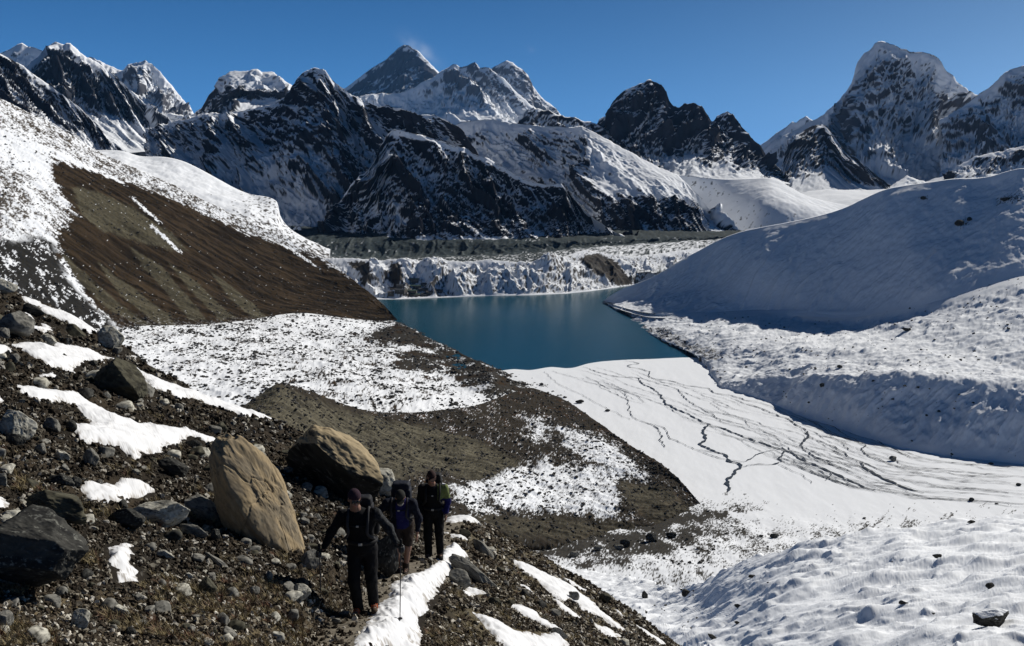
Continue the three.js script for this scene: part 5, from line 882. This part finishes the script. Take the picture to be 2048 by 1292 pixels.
  // dry grass
  const blade = (() => { const pos = [], idx = []; seed(9); for (let b = 0; b < 16; b++) { const a = rnd() * 6.283, l = 0.5 + 0.5 * rnd(), o = 0.25 + 0.7 * rnd(), w = 0.035, k = pos.length / 3, cx = Math.cos(a), sz = Math.sin(a); for (let i = 0; i < 3; i++) { const t = i / 2, r = o * t * t * l, y = l * (t - 0.25 * t * t * o); const ww = w * (1 - t * 0.9); pos.push(cx * r - sz * ww, y, sz * r + cx * ww, cx * r + sz * ww, y, sz * r - cx * ww); } idx.push(k, k + 1, k + 2, k + 1, k + 3, k + 2, k + 2, k + 3, k + 4, k + 3, k + 5, k + 4); } const g = new THREE.BufferGeometry(); g.setAttribute('position', new THREE.Float32BufferAttribute(pos, 3)); g.setIndex(idx); g.computeVertexNormals(); return g; })();
  seed(21); const list = []; let tries = 0;
  while (list.length < 2000 && tries++ < 60000) { const px = rnd() * 1250, lim = along(rim, px)[0], py = Math.max(lim + 10, 820) + (1300 - 820) * rnd(); if (py > 1300) continue; const q = near.at(px, py), x = q[0], z = q[2]; const want = n2(x / 0.9 + 3, z / 0.9) + (py > 1160 ? 0.15 : -0.12) + (px > 900 ? 0.02 : 0); if (want < 0.14 || inSnow(x, z, -0.05) || toPath(x, z)[0] < 0.35) continue; const s = 0.07 + 0.1 * rnd(); list.push({ p: [x, q[1] - 0.01, z], r: [0, rnd() * 6.3, 0], s: [s, s * (0.6 + 0.5 * rnd()), s], c: mul3(mix3([0.22, 0.175, 0.09], [0.12, 0.06, 0.035], rnd() < 0.2 ? 1 : 0), 0.6 + 0.8 * rnd()) }); }
  scatter('dry_grass', 'small dry yellow-brown grass tufts on the near hillside', 'grass', blade, new THREE.MeshStandardMaterial({ color: 0xffffff, roughness: 0.9, side: THREE.DoubleSide }), list);
}

// ---------------------------------------------------------------- people
// A skin meshed from a distance field over the box lo..hi with the given cell.
function skinOf(f, lo, hi, cell) {
  const c = [0, 1, 2].map((i) => (lo[i] + hi[i]) / 2), size = Math.max(hi[0] - lo[0], hi[1] - lo[1], hi[2] - lo[2]), n = Math.ceil(size / cell) + 8, half = n / 2;
  const mc = new MarchingCubes(n, new THREE.MeshBasicMaterial(), false, false, 120000); mc.isolation = 0; mc.field.fill(-1);
  for (let k = 0; k < n; k++) { const z = c[2] + (k - half) * cell; if (z < lo[2] || z > hi[2]) continue; for (let j = 0; j < n; j++) { const y = c[1] + (j - half) * cell; if (y < lo[1] || y > hi[1]) continue; for (let i = 0; i < n; i++) { const x = c[0] + (i - half) * cell; if (x < lo[0] || x > hi[0]) continue; mc.field[i + j * n + k * n * n] = -f(x, y, z); } } }
  mc.update();
  const cnt = mc.count, p = new Float32Array(cnt * 3);
  for (let i = 0; i < cnt; i++) for (let a = 0; a < 3; a++) p[i * 3 + a] = c[a] + mc.positionArray[i * 3 + a] * half * cell;
  let g = new THREE.BufferGeometry(); g.setAttribute('position', new THREE.BufferAttribute(p, 3)); g = mergeVertices(g, cell * 0.02); g.computeVertexNormals(); return g;
}
const smin = (a, b, k) => { const h = clamp(0.5 + 0.5 * (b - a) / k); return b + (a - b) * h - k * h * (1 - h); };
const V = (a) => a;
function limb(a, b, ra, rb) { const d = [b[0] - a[0], b[1] - a[1], b[2] - a[2]], L = d[0] * d[0] + d[1] * d[1] + d[2] * d[2] || 1e-9; return (x, y, z) => { const px = x - a[0], py = y - a[1], pz = z - a[2], t = clamp((px * d[0] + py * d[1] + pz * d[2]) / L); return Math.hypot(px - d[0] * t, py - d[1] * t, pz - d[2] * t) - (ra + (rb - ra) * t); }; }
function oval(c, r) { return (x, y, z) => { const a = (x - c[0]) / r[0], b = (y - c[1]) / r[1], d = (z - c[2]) / r[2], l = Math.hypot(a, b, d); return (l - 1) * Math.min(r[0], r[1], r[2]); }; }
const join = (list, k) => (x, y, z) => { let d = 9; for (const f of list) { const e = f(x, y, z); if (e < d + k) d = smin(d, e, k); } return d; };
const bounds = (pts, pad) => [[0, 1, 2].map((i) => Math.min(...pts.map((p) => p[i])) - pad), [0, 1, 2].map((i) => Math.max(...pts.map((p) => p[i])) + pad)];
const paintAll = (g, f) => { const p = g.attributes.position, c = new Float32Array(p.count * 3); for (let i = 0; i < p.count; i++) c.set(f(p.getX(i), p.getY(i), p.getZ(i)), i * 3); g.setAttribute('color', new THREE.BufferAttribute(c, 3)); return g; };
const SKIN = [0.2, 0.105, 0.07];
function headShape(beard) {
  const f = (x, y, z) => {
    let d = oval([0, 0.025, -0.01], [0.076, 0.1, 0.094])(x, y, z);
    d = smin(d, oval([0, -0.05, 0.028], [0.056, 0.062, 0.062])(x, y, z), 0.03);
    d = smin(d, limb([0, 0.012, 0.086], [0, -0.026, 0.108], 0.009, 0.015)(x, y, z), 0.012);
    d = smin(d, limb([-0.038, 0.03, 0.07], [0.038, 0.03, 0.07], 0.013, 0.013)(x, y, z), 0.012);
    for (const s of [-1, 1]) { d = smin(d, oval([s * 0.077, -0.005, -0.01], [0.012, 0.032, 0.02])(x, y, z), 0.008); d = Math.max(d, -(Math.hypot(x - s * 0.031, y - 0.008, z - 0.096) - 0.017)); d = Math.min(d, Math.hypot(x - s * 0.031, y - 0.008, z - 0.072) - 0.0135); d = smin(d, oval([s * 0.038, -0.028, 0.062], [0.022, 0.018, 0.02])(x, y, z), 0.012); }
    d = smin(d, oval([0, -0.052, 0.083], [0.026, 0.007, 0.01])(x, y, z), 0.006); d = smin(d, oval([0, -0.066, 0.081], [0.022, 0.008, 0.01])(x, y, z), 0.006);
    d = Math.max(d, -(oval([0, -0.0595, 0.094], [0.024, 0.0028, 0.012])(x, y, z)));
    d = smin(d, limb([0, -0.06, -0.02], [0, -0.16, -0.03], 0.052, 0.056)(x, y, z), 0.02);
    return d;
  };
  const g = skinOf(f, [-0.1, -0.18, -0.12], [0.1, 0.14, 0.13], 0.0046);
  return paintAll(g, (x, y, z) => {
    for (const s of [-1, 1]) { const e = Math.hypot(x - s * 0.031, y - 0.008); if (z > 0.07 && e < 0.012) return e < 0.006 ? [0.02, 0.015, 0.012] : [0.6, 0.58, 0.55]; }
    if (z > 0.07 && Math.abs(x) < 0.026 && y < -0.045 && y > -0.074) return [0.3, 0.12, 0.1];
    if (z > 0.06 && Math.abs(Math.abs(x) - 0.03) < 0.02 && Math.abs(y - 0.034) < 0.005) return [0.06, 0.04, 0.03];
    return mul3(SKIN, 1 + 0.12 * n3(x * 40, y * 40, z * 40));
  });
}
// A hand: palm, four fingers of unequal length bent at their knuckles and a thumb; grip = closed round an upright pole along y, else relaxed and hanging.
function handShape(side, grip) {
  const parts = [];
  if (grip) {
    parts.push(oval([side * 0.036, 0, 0.002], [0.017, 0.044, 0.034]));
    [[0.032, 0.009, 1], [0.011, 0.0095, 1.08], [-0.01, 0.009, 1.02], [-0.03, 0.008, 0.86]].forEach(([y, r, l]) => { parts.push(limb([side * 0.032, y, 0.026], [side * 0.008, y, 0.026 + 0.011 * l], r, r), limb([side * 0.008, y, 0.026 + 0.011 * l], [-side * 0.022 * l, y, 0.018], r, r * 0.95), limb([-side * 0.022 * l, y, 0.018], [-side * 0.02, y, -0.006 * l], r * 0.95, r * 0.85)); });
    parts.push(limb([side * 0.034, 0.03, -0.022], [side * 0.012, 0.046, -0.03], 0.012, 0.0105), limb([side * 0.012, 0.046, -0.03], [-side * 0.016, 0.047, -0.016], 0.0105, 0.009));
  } else {
    parts.push(oval([0, -0.045, 0], [0.017, 0.048, 0.038]));
    [[0.03, 0.009, 0.92], [0.01, 0.0095, 1.05], [-0.01, 0.009, 1], [-0.028, 0.0078, 0.8]].forEach(([z, r, l]) => { const a = [0, -0.085, z], b = [-side * 0.008, -0.085 - 0.036 * l, z], c = [-side * 0.022, -0.085 - 0.058 * l, z], e = [-side * 0.036, -0.085 - 0.068 * l, z]; parts.push(limb(a, b, r, r), limb(b, c, r, r * 0.93), limb(c, e, r * 0.93, r * 0.85)); });
    parts.push(limb([0, -0.02, 0.03], [-side * 0.012, -0.055, 0.052], 0.012, 0.0105), limb([-side * 0.012, -0.055, 0.052], [-side * 0.018, -0.085, 0.05], 0.0105, 0.009));
  }
  return skinOf(join(parts, 0.008), [-0.075, -0.18, -0.075], [0.075, 0.08, 0.09], 0.0045);
}
const cloth = (c, rough = 0.85) => new THREE.MeshPhysicalMaterial({ color: new THREE.Color().setRGB(...c), roughness: rough, specularIntensity: 0.3 });
function person(o) {
  const J = o.joints, G = new THREE.Group(), fold = (g, a) => (x, y, z) => g(x, y, z) + a * n3(x * 17, y * 13 + z * 6, z * 17) + a * 0.5 * n3(x * 41, y * 30, z * 41);
  const allPts = Object.values(J), [lo, hi] = bounds(allPts, 0.3);
  const arms = (k) => ['L', 'R'].flatMap((s) => [limb(J['shoulder' + s], J['elbow' + s], 0.055 * k, 0.044 * k), limb(J['elbow' + s], J['wrist' + s], 0.044 * k, 0.03 * k)]);
  const torso = (k) => [oval([J.chest[0], J.chest[1] + 0.05, J.chest[2]], [0.185 * k, 0.2, 0.125 * k]), oval([J.belly[0], J.belly[1], J.belly[2]], [0.155 * k, 0.2, 0.115 * k]), oval([J.pelvis[0], J.pelvis[1], J.pelvis[2]], [0.165 * k, 0.14, 0.125 * k]), limb(J.shoulderL, J.shoulderR, 0.062 * k, 0.062 * k), limb(J.chest, J.neck, 0.1, 0.058)];
  const legs = (k) => ['L', 'R'].flatMap((s) => [limb(J['hip' + s], J['knee' + s], 0.088 * k, 0.062 * k), limb(J['knee' + s], J['ankle' + s], 0.06 * k, 0.042 * k), limb(J['ankle' + s], J['toe' + s], 0.044, 0.036)]);
  const put = (g, m, name, parent = G) => { const e = new THREE.Mesh(g, m); e.name = name; parent.add(e); return e; };
  const headM = new THREE.Matrix4().makeTranslation(...J.head).multiply(new THREE.Matrix4().makeRotationFromEuler(new THREE.Euler(o.nod, o.turn, o.roll || 0, 'YXZ')));
  const pieces = [paintAll(skinOf(join([...torso(0.9), ...arms(0.86), ...legs(0.9), limb(J.neck, [J.head[0], J.head[1] - 0.08, J.head[2]], 0.055, 0.055)], 0.035), lo, hi, 0.018), () => SKIN)];
  pieces.push(headShape().applyMatrix4(headM));
  for (const s of ['L', 'R']) { const h = handShape(s === 'L' ? -1 : 1, o.grip[s]); h.applyMatrix4(new THREE.Matrix4().makeTranslation(...(o.grip[s] ? o.grip[s] : J['wrist' + s]))); if (o.glove) paintAll(h, () => o.glove); else paintAll(h, () => SKIN); pieces.push(h); }
  const flatten = (g) => { const n = new THREE.BufferGeometry(); n.setAttribute('position', g.attributes.position); n.setAttribute('normal', g.attributes.normal); n.setAttribute('color', g.attributes.color); n.setIndex(g.index); return n; };
  const body = new THREE.Mesh(mergeGeometries(pieces.map(flatten)), new THREE.MeshStandardMaterial({ vertexColors: true, roughness: 0.6 })); body.name = 'body'; G.add(body);
  // jacket, trousers or shorts, boots
  const up = [[lo[0], J.pelvis[1] - 0.2, lo[2]], hi];
  const jk = join([...torso(1.14), ...arms(1.3)], 0.05);
  const jacket = paintAll(skinOf(fold((x, y, z) => Math.max(jk(x, y, z), J.pelvis[1] - 0.08 - y, ...['L', 'R'].map((s) => 0.035 - Math.hypot(x - J['wrist' + s][0], y - J['wrist' + s][1], z - J['wrist' + s][2])), Math.hypot(x - J.head[0], y - J.head[1], z - J.head[2]) < 0.14 ? 0.14 - Math.hypot(x - J.head[0], y - J.head[1], z - J.head[2]) : -1), 0.01), up[0], up[1], 0.014), o.jacket);
  put(jacket, new THREE.MeshPhysicalMaterial({ vertexColors: true, roughness: 0.8, specularIntensity: 0.3 }), 'jacket');
  const lg = join([...['L', 'R'].flatMap((s) => [limb(J['hip' + s], J['knee' + s], 0.108, 0.082), limb(J['knee' + s], J['ankle' + s], 0.08, 0.07)]), oval(J.pelvis, [0.18, 0.15, 0.14])], 0.03);
  const hem = o.shorts ?? 0.06;
  put(skinOf(fold((x, y, z) => Math.max(lg(x, y, z), y - J.pelvis[1] - 0.1, hem + J.pelvis[1] * 0 - y), 0.009), lo, [hi[0], J.pelvis[1] + 0.2, hi[2]], 0.014), cloth(o.legwear), o.shorts ? 'shorts' : 'trousers');
  for (const s of ['L', 'R']) { const a = J['ankle' + s], t = J['toe' + s]; const bf = join([limb([a[0], a[1] + 0.1, a[2]], a, 0.058, 0.056), limb([a[0], a[1] - 0.045, a[2] - 0.03], t, 0.052, 0.046)], 0.03); const b = put(skinOf((x, y, z) => Math.max(bf(x, y, z), a[1] - 0.09 - y, y - a[1] - 0.1), ...bounds([a, t], 0.16), 0.009), cloth(o.boots || [0.02, 0.017, 0.015]), 'boot');
    const lace = []; for (let i = 0; i < 4; i++) { const k = 0.1 + i * 0.2, p = [0, 1, 2].map((c) => lerp(a[c], t[c], k)); lace.push(new THREE.TorusGeometry(0.05 - 0.002 * i, 0.005, 5, 14, Math.PI).rotateX(-0.5).translate(p[0], p[1] + 0.0 + 0.01, p[2] + 0.006)); } put(mergeGeometries(lace), cloth(o.laces || [0.05, 0.045, 0.04]), 'laces', b); }
  const wear = (g, m, name) => { g.applyMatrix4(headM); return put(g, m, name); };
  o.dress?.({ wear, put, J, headM, body });
  const at = o.at; G.position.set(...at);
  place(G, 'person', o.label, 'person');
  return { G, J, at };
}
const knit = (y0, lift = 0) => skinOf((x, y, z) => Math.max(oval([0, 0.028 + lift, -0.012], [0.09, 0.114, 0.108])(x, y, z) + 0.0015 * Math.sin(x * 420) , y0 - y), [-0.12, -0.05, -0.14], [0.12, 0.18, 0.13], 0.006);
const shades = () => { const s = []; for (const k of [-1, 1]) { const g = new THREE.SphereGeometry(0.026, 14, 10); g.scale(1, 0.78, 0.35); g.translate(k * 0.033, 0.006, 0.098); s.push(g); const t = new THREE.CylinderGeometry(0.003, 0.003, 0.1, 6); t.rotateX(Math.PI / 2); t.translate(k * 0.077, 0.014, 0.05); s.push(t); } const b = new THREE.CylinderGeometry(0.004, 0.004, 0.02, 6); b.rotateZ(Math.PI / 2); b.translate(0, 0.012, 0.106); s.push(b); return mergeGeometries(s); };
const peakCap = () => { const s = [skinOf((x, y, z) => Math.max(oval([0, 0.03, -0.01], [0.088, 0.112, 0.106])(x, y, z), 0.04 - y), [-0.12, 0, -0.14], [0.12, 0.17, 0.13], 0.006).toNonIndexed()]; const v = new THREE.CylinderGeometry(0.085, 0.085, 0.006, 24, 1, false, -Math.PI / 2, Math.PI); v.scale(0.86, 1, 1.1); v.rotateX(0.2); v.translate(0, 0.036, 0.075); const n = v.toNonIndexed(); n.deleteAttribute('uv'); s.push(n); return mergeGeometries(s.map((g) => { const q = new THREE.BufferGeometry(); q.setAttribute('position', g.attributes.position); q.setAttribute('normal', g.attributes.normal); return q; })); };
function backpack(P, o) {
  const G = new THREE.Group(), J = P.J, c = J.chest, m = cloth(o.color, 0.7), dark = cloth([0.012, 0.012, 0.013], 0.7), pale = cloth([0.35, 0.34, 0.31], 0.5), put = (g, mm, name, parent = G) => { const e = new THREE.Mesh(g, mm); e.name = name; parent.add(e); return e; };
  const box = (w, h, d, x, y, z) => skinOf((px, py, pz) => { const ax = Math.abs(px - x) - w / 2 + 0.05, ay = Math.abs(py - y) - h / 2 + 0.05, az = Math.abs(pz - z) - d / 2 + 0.05; return Math.hypot(Math.max(ax, 0), Math.max(ay, 0), Math.max(az, 0)) + Math.min(Math.max(ax, ay, az), 0) - 0.05 + 0.006 * n3(px * 20, py * 20, pz * 20); }, [x - w / 2 - 0.04, y - h / 2 - 0.04, z - d / 2 - 0.04], [x + w / 2 + 0.04, y + h / 2 + 0.04, z + d / 2 + 0.04], 0.014);
  const z = c[2] - 0.13 - o.d / 2;
  put(box(o.w, o.h, o.d, c[0], c[1] + o.dy, z), m, 'pack_bag'); put(box(o.w * 0.9, 0.15, o.d * 0.95, c[0], c[1] + o.dy + o.h / 2 + 0.02, z + 0.01), m, 'pack_lid');
  if (o.pockets) for (const s of [-1, 1]) put(box(0.1, 0.24, 0.14, c[0] + s * (o.w / 2 + 0.03), c[1] + o.dy - 0.1, z), dark, 'side_pocket');
  for (const s of ['L', 'R']) { const k = s === 'L' ? -1 : 1, q = J['shoulder' + s]; const pts = [[q[0] * 0.6 + c[0] * 0.4, q[1] + 0.02, q[2] - 0.12], [q[0] * 0.6 + c[0] * 0.4, q[1] + 0.078, q[2]], [q[0] * 0.62 + c[0] * 0.38, c[1] + 0.1, c[2] + 0.145], [c[0] + k * 0.13, c[1] - 0.05, c[2] + 0.15], [c[0] + k * 0.2, c[1] - 0.16, c[2] + 0.04], [c[0] + k * 0.17, c[1] - 0.2, c[2] - 0.12]].map((p) => new THREE.Vector3(...p)); const g = new THREE.TubeGeometry(new THREE.CatmullRomCurve3(pts), 40, 0.02, 8); put(g, o.strap ? cloth(o.strap, 0.7) : dark, 'shoulder_strap'); }
  const belt = new THREE.TorusGeometry(0.175, 0.026, 8, 36); belt.rotateX(Math.PI / 2); belt.scale(1.08, 1.1, 0.86); belt.translate(J.pelvis[0], J.pelvis[1] + 0.1, J.pelvis[2]); put(belt, dark, 'hip_belt');
  put(new THREE.BoxGeometry(0.05, 0.03, 0.016).translate(J.pelvis[0], J.pelvis[1] + 0.1, J.pelvis[2] + 0.178), pale, 'buckle');
  const cs = new THREE.CylinderGeometry(0.008, 0.008, 0.24, 8); cs.rotateZ(Math.PI / 2); cs.translate(c[0], c[1] + 0.06, c[2] + 0.158); put(cs, dark, 'chest_strap'); put(new THREE.BoxGeometry(0.034, 0.022, 0.014).translate(c[0], c[1] + 0.06, c[2] + 0.168), pale, 'buckle');
  G.position.copy(P.G.position); place(G, 'backpack', o.label, 'backpack'); return G;
}
function pole(P, top, foot, label) {
  const G = new THREE.Group(), a = new THREE.Vector3(...top), d = new THREE.Vector3(...foot).sub(a), L = d.length(), q = new THREE.Quaternion().setFromUnitVectors(new THREE.Vector3(0, -1, 0), d.clone().normalize());
  const metal = new THREE.MeshStandardMaterial({ color: new THREE.Color().setRGB(0.05, 0.05, 0.055), metalness: 0.6, roughness: 0.4 }), rub = cloth([0.015, 0.015, 0.016]), put = (g, m, n, y) => { const e = new THREE.Mesh(g, m); e.name = n; e.position.y = y; G.add(e); };
  put(new THREE.CylinderGeometry(0.009, 0.006, L - 0.03, 10), metal, 'shaft', -L / 2); put(new THREE.CylinderGeometry(0.016, 0.014, 0.15, 12), rub, 'grip', -0.02); put(new THREE.SphereGeometry(0.021, 12, 8), rub, 'grip_knob', 0.06); put(new THREE.CylinderGeometry(0.03, 0.034, 0.01, 16), rub, 'basket', -L + 0.07); put(new THREE.ConeGeometry(0.006, 0.04, 8).rotateX(Math.PI), metal, 'tip', -L + 0.012); put(new THREE.TorusGeometry(0.04, 0.005, 6, 20).scale(0.5, 1, 1), rub, 'wrist_strap', 0.02);
  G.quaternion.copy(q); G.position.copy(P.G.position).add(a); place(G, 'trekking_pole', label, 'trekking pole');
}
const groundUnder = (P, x, z) => { const wx = P.G.position.x + x, wz = P.G.position.z + z; return near.y(wx, -wz) - P.G.position.y; };
{ // first walker
  const f = near.at(728, 1224);
  const J = { head: [-0.07, 1.66, 0.1], neck: [-0.06, 1.5, 0.03], chest: [-0.03, 1.24, 0], belly: [-0.01, 1.06, 0], pelvis: [0, 0.94, -0.02], shoulderL: [-0.25, 1.4, 0.02], shoulderR: [0.19, 1.42, 0.0], elbowL: [-0.41, 1.17, 0.06], elbowR: [0.37, 1.23, 0.03], wristL: [-0.49, 0.99, 0.2], wristR: [0.5, 1.04, 0.16], hipL: [-0.1, 0.92, -0.02], hipR: [0.1, 0.92, -0.02], kneeL: [-0.11, 0.5, 0.1], kneeR: [0.12, 0.5, 0.05], ankleL: [-0.06, 0.1, 0.08], ankleR: [0.13, 0.11, -0.04], toeL: [-0.09, 0.05, 0.24], toeR: [0.17, 0.06, 0.12] };
  const P = person({ at: [f[0], f[1] + 0.0, f[2]], joints: J, turn: 0.35, nod: 0.2, grip: { L: [-0.53, 0.95, 0.25], R: [0.55, 1.0, 0.2] }, glove: [0.015, 0.015, 0.016], legwear: [0.006, 0.006, 0.007], boots: [0.07, 0.05, 0.036], laces: [0.45, 0.1, 0.03],
    jacket: (x, y, z) => (x > 0.2 ? mul3([0.024, 0.026, 0.028], 0.5 + 1.2 * Math.max(0, n3(x * 60, y * 60, z * 60)) * 2) : [0.004, 0.004, 0.005]), label: 'walker in front in a dark jacket, beanie and sunglasses, leaning on two poles',
    dress: ({ wear }) => { wear(knit(0.035), cloth([0.03, 0.016, 0.024], 0.95), 'beanie'); wear(shades(), new THREE.MeshStandardMaterial({ color: 0x08080a, roughness: 0.15 }), 'sunglasses'); } });
  backpack(P, { w: 0.32, h: 0.48, d: 0.2, dy: 0.02, color: [0.014, 0.014, 0.016], pockets: true, strap: [0.03, 0.03, 0.032], label: 'black backpack worn by the walker in front' });
  pole(P, [-0.53, 1.01, 0.25], [-0.52, groundUnder(P, -0.52, 0.3), 0.3], 'trekking pole planted in the gravel, in the hand at the left of the front walker');
  pole(P, [0.55, 1.06, 0.2], [0.52, groundUnder(P, 0.52, 0.22), 0.22], 'trekking pole planted in the snow, in the hand at the right of the front walker');
}
{ // second walker, bent forward
  const f = near.at(806, 1144);
  const J = { head: [0.02, 1.47, 0.34], neck: [0.0, 1.35, 0.2], chest: [-0.02, 1.15, 0.1], belly: [-0.01, 1.0, 0.04], pelvis: [0, 0.9, -0.02], shoulderL: [-0.23, 1.3, 0.14], shoulderR: [0.2, 1.3, 0.14], elbowL: [-0.42, 1.08, 0.12], elbowR: [0.3, 1.02, 0.12], wristL: [-0.46, 0.9, 0.3], wristR: [0.28, 0.78, 0.2], hipL: [-0.1, 0.88, -0.02], hipR: [0.1, 0.88, -0.02], kneeL: [-0.1, 0.48, 0.12], kneeR: [0.1, 0.47, 0.06], ankleL: [-0.05, 0.1, -0.02], ankleR: [0.06, 0.1, 0.06], toeL: [-0.06, 0.05, 0.15], toeR: [0.06, 0.05, 0.22] };
  const P = person({ at: f, joints: J, turn: 0.1, nod: 0.5, grip: { L: null, R: null }, legwear: [0.03, 0.022, 0.018], shorts: 0.52, boots: [0.03, 0.022, 0.018],
    jacket: (x, y, z) => (Math.abs(x - 0.03) < 0.1 && z > 0.1 ? [0.006, 0.007, 0.06] : [0.004, 0.006, 0.014]), label: 'middle walker bending forward in a blue jacket and shorts, with a grey beard',
    dress: ({ wear, J, put }) => { wear(peakCap(), cloth([0.02, 0.02, 0.018], 0.9), 'cap'); wear(skinOf((x, y, z) => Math.max(oval([0, -0.07, 0.05], [0.056, 0.055, 0.058])(x, y, z) + 0.004 * n3(x * 90, y * 60, z * 90), y + 0.045, 0.03 - z), [-0.08, -0.14, 0], [0.08, 0, 0.13], 0.006), cloth([0.22, 0.21, 0.2], 1), 'beard'); } });
  backpack(P, { w: 0.34, h: 0.52, d: 0.24, dy: 0.08, color: [0.012, 0.014, 0.022], pockets: true, strap: [0.02, 0.02, 0.024], label: 'tall dark backpack rising above the head of the middle walker' });
}
{ // third walker, upright
  const f = near.at(868, 1116);
  const J = { head: [-0.02, 1.66, 0.08], neck: [-0.01, 1.5, 0.02], chest: [0, 1.26, 0], belly: [0, 1.08, 0], pelvis: [0, 0.94, -0.01], shoulderL: [-0.21, 1.42, 0], shoulderR: [0.22, 1.42, 0], elbowL: [-0.27, 1.14, -0.04], elbowR: [0.28, 1.14, -0.04], wristL: [-0.24, 0.93, 0.1], wristR: [0.25, 0.92, 0.06], hipL: [-0.1, 0.92, -0.01], hipR: [0.1, 0.92, -0.01], kneeL: [-0.11, 0.5, 0.05], kneeR: [0.11, 0.5, 0.04], ankleL: [-0.1, 0.1, 0.02], ankleR: [0.12, 0.1, 0], toeL: [-0.12, 0.05, 0.17], toeR: [0.15, 0.05, 0.15] };
  const P = person({ at: f, joints: J, turn: 0.25, nod: 0.25, grip: { L: null, R: null }, legwear: [0.005, 0.005, 0.006],
    jacket: (x, y, z) => (x > 0.1 && y > 1.22 && y < 1.5 ? [0.12, 0.145, 0.05] : x > 0.17 ? [0.008, 0.008, 0.07] : [0.004, 0.004, 0.005]), label: 'rear walker standing upright in a dark jacket with a lime shoulder and blue sleeve',
    dress: ({ wear }) => { wear(peakCap(), cloth([0.035, 0.02, 0.018], 0.9), 'cap'); wear(shades(), new THREE.MeshStandardMaterial({ color: 0x08080a, roughness: 0.15 }), 'sunglasses'); } });
  backpack(P, { w: 0.32, h: 0.5, d: 0.22, dy: 0.04, color: [0.012, 0.012, 0.013], pockets: true, label: 'black backpack worn by the rear walker' });
}

// ---------------------------------------------------------------- the village on the far shore: long low stone lodges
{
  const wallM = [[0.1, 0.09, 0.08], [0.075, 0.07, 0.066], [0.13, 0.115, 0.095]].map((c) => new THREE.MeshStandardMaterial({ color: new THREE.Color().setRGB(...c), roughness: 0.95 }));
  const roofM = [[0.05, 0.085, 0.06], [0.045, 0.05, 0.055], [0.06, 0.05, 0.045]].map((c) => new THREE.MeshStandardMaterial({ color: new THREE.Color().setRGB(...c), roughness: 0.6 }));
  const pane = new THREE.MeshStandardMaterial({ color: new THREE.Color().setRGB(0.02, 0.022, 0.025), roughness: 0.2 }), frameM = new THREE.MeshStandardMaterial({ color: new THREE.Color().setRGB(0.35, 0.33, 0.3), roughness: 0.8 });
  const lodge = (px, py, wpx, floors, k, label, tall = 1) => {
    const q = moraine.at(px, py), w = wpx * -q[2] / FOCAL, d = 8, h = (2.9 * floors + 0.6) * tall, o = new THREE.Group();
    const put = (g, m, name, parent = o, x = 0, y = 0, z = 0) => { const e = new THREE.Mesh(g, m); e.name = name; e.position.set(x, y, z); parent.add(e); return e; };
    put(new THREE.BoxGeometry(w, h + 6, d), wallM[k % 3], 'wall', o, 0, h / 2 - 3, 0);
    const s = new THREE.Shape([[-d / 2 - 0.7, 0], [0, 2.1], [d / 2 + 0.7, 0], [d / 2 + 0.7, -0.25], [-d / 2 - 0.7, -0.25]].map((p) => new THREE.Vector2(...p))), rg = new THREE.ExtrudeGeometry(s, { depth: w + 1.2, bevelEnabled: false }); rg.translate(0, 0, -w / 2 - 0.6); rg.rotateY(Math.PI / 2);
    put(rg, roofM[k % 3], 'roof', o, 0, h + 0.25, 0);
    const n = Math.max(2, Math.floor(w / 4)), gF = new THREE.BoxGeometry(1.7, 1.5, 0.12), gP = new THREE.BoxGeometry(1.35, 1.15, 0.1);
    for (let f = 0; f < floors; f++) for (let i = 0; i < n; i++) { if (f === 0 && i === (n >> 1)) { put(new THREE.BoxGeometry(1.3, 2.1, 0.14), frameM, 'door', o, (i + 0.5 - n / 2) * w / n, 1.05, d / 2 + 0.06); continue; } const a = put(gF, frameM, 'window', o, (i + 0.5 - n / 2) * w / n, 1.6 + f * 2.9, d / 2 + 0.05); put(gP, pane, 'pane', a, 0, 0, 0.05); }
    o.position.set(q[0], q[1] - 0.5, q[2]); o.rotation.y = 0.06 * ((k % 5) - 2);
    place(o, 'lodge', label, 'house');
  };
  lodge(824, 563, 26, 2, 0, 'tallest dark flat-fronted lodge at the top of the lakeside village');
  lodge(805, 573, 22, 1, 1, 'low stone lodge just below and left of the tallest village lodge');
  lodge(830, 574, 24, 1, 0, 'green-roofed lodge in the middle of the village, directly under the tallest lodge');
  lodge(848, 570, 12, 1, 2, 'small hut right of the tallest village lodge');
  lodge(788, 578, 16, 1, 2, 'small house at the left end of the village upper row');
  lodge(800, 582, 20, 1, 1, 'grey house in the lower left of the village');
  lodge(822, 584, 22, 1, 0, 'long green-roofed house in the lower middle of the village');
  lodge(846, 580, 18, 1, 1, 'dark house at the right of the village middle row');
  lodge(862, 586, 18, 1, 2, 'dark house at the right end of the village near the water');
  lodge(828, 591, 22, 1, 0, 'house closest to the lake in the middle of the village');
  lodge(850, 590, 14, 1, 1, 'small house beside the water at the right of the village');
  lodge(782, 587, 12, 1, 2, 'lone hut at the left of the village near the white shore');
  lodge(880, 583, 12, 1, 1, 'tiny outlying hut right of the village on the snowy bank');
}

renderer.render(scene, camera);
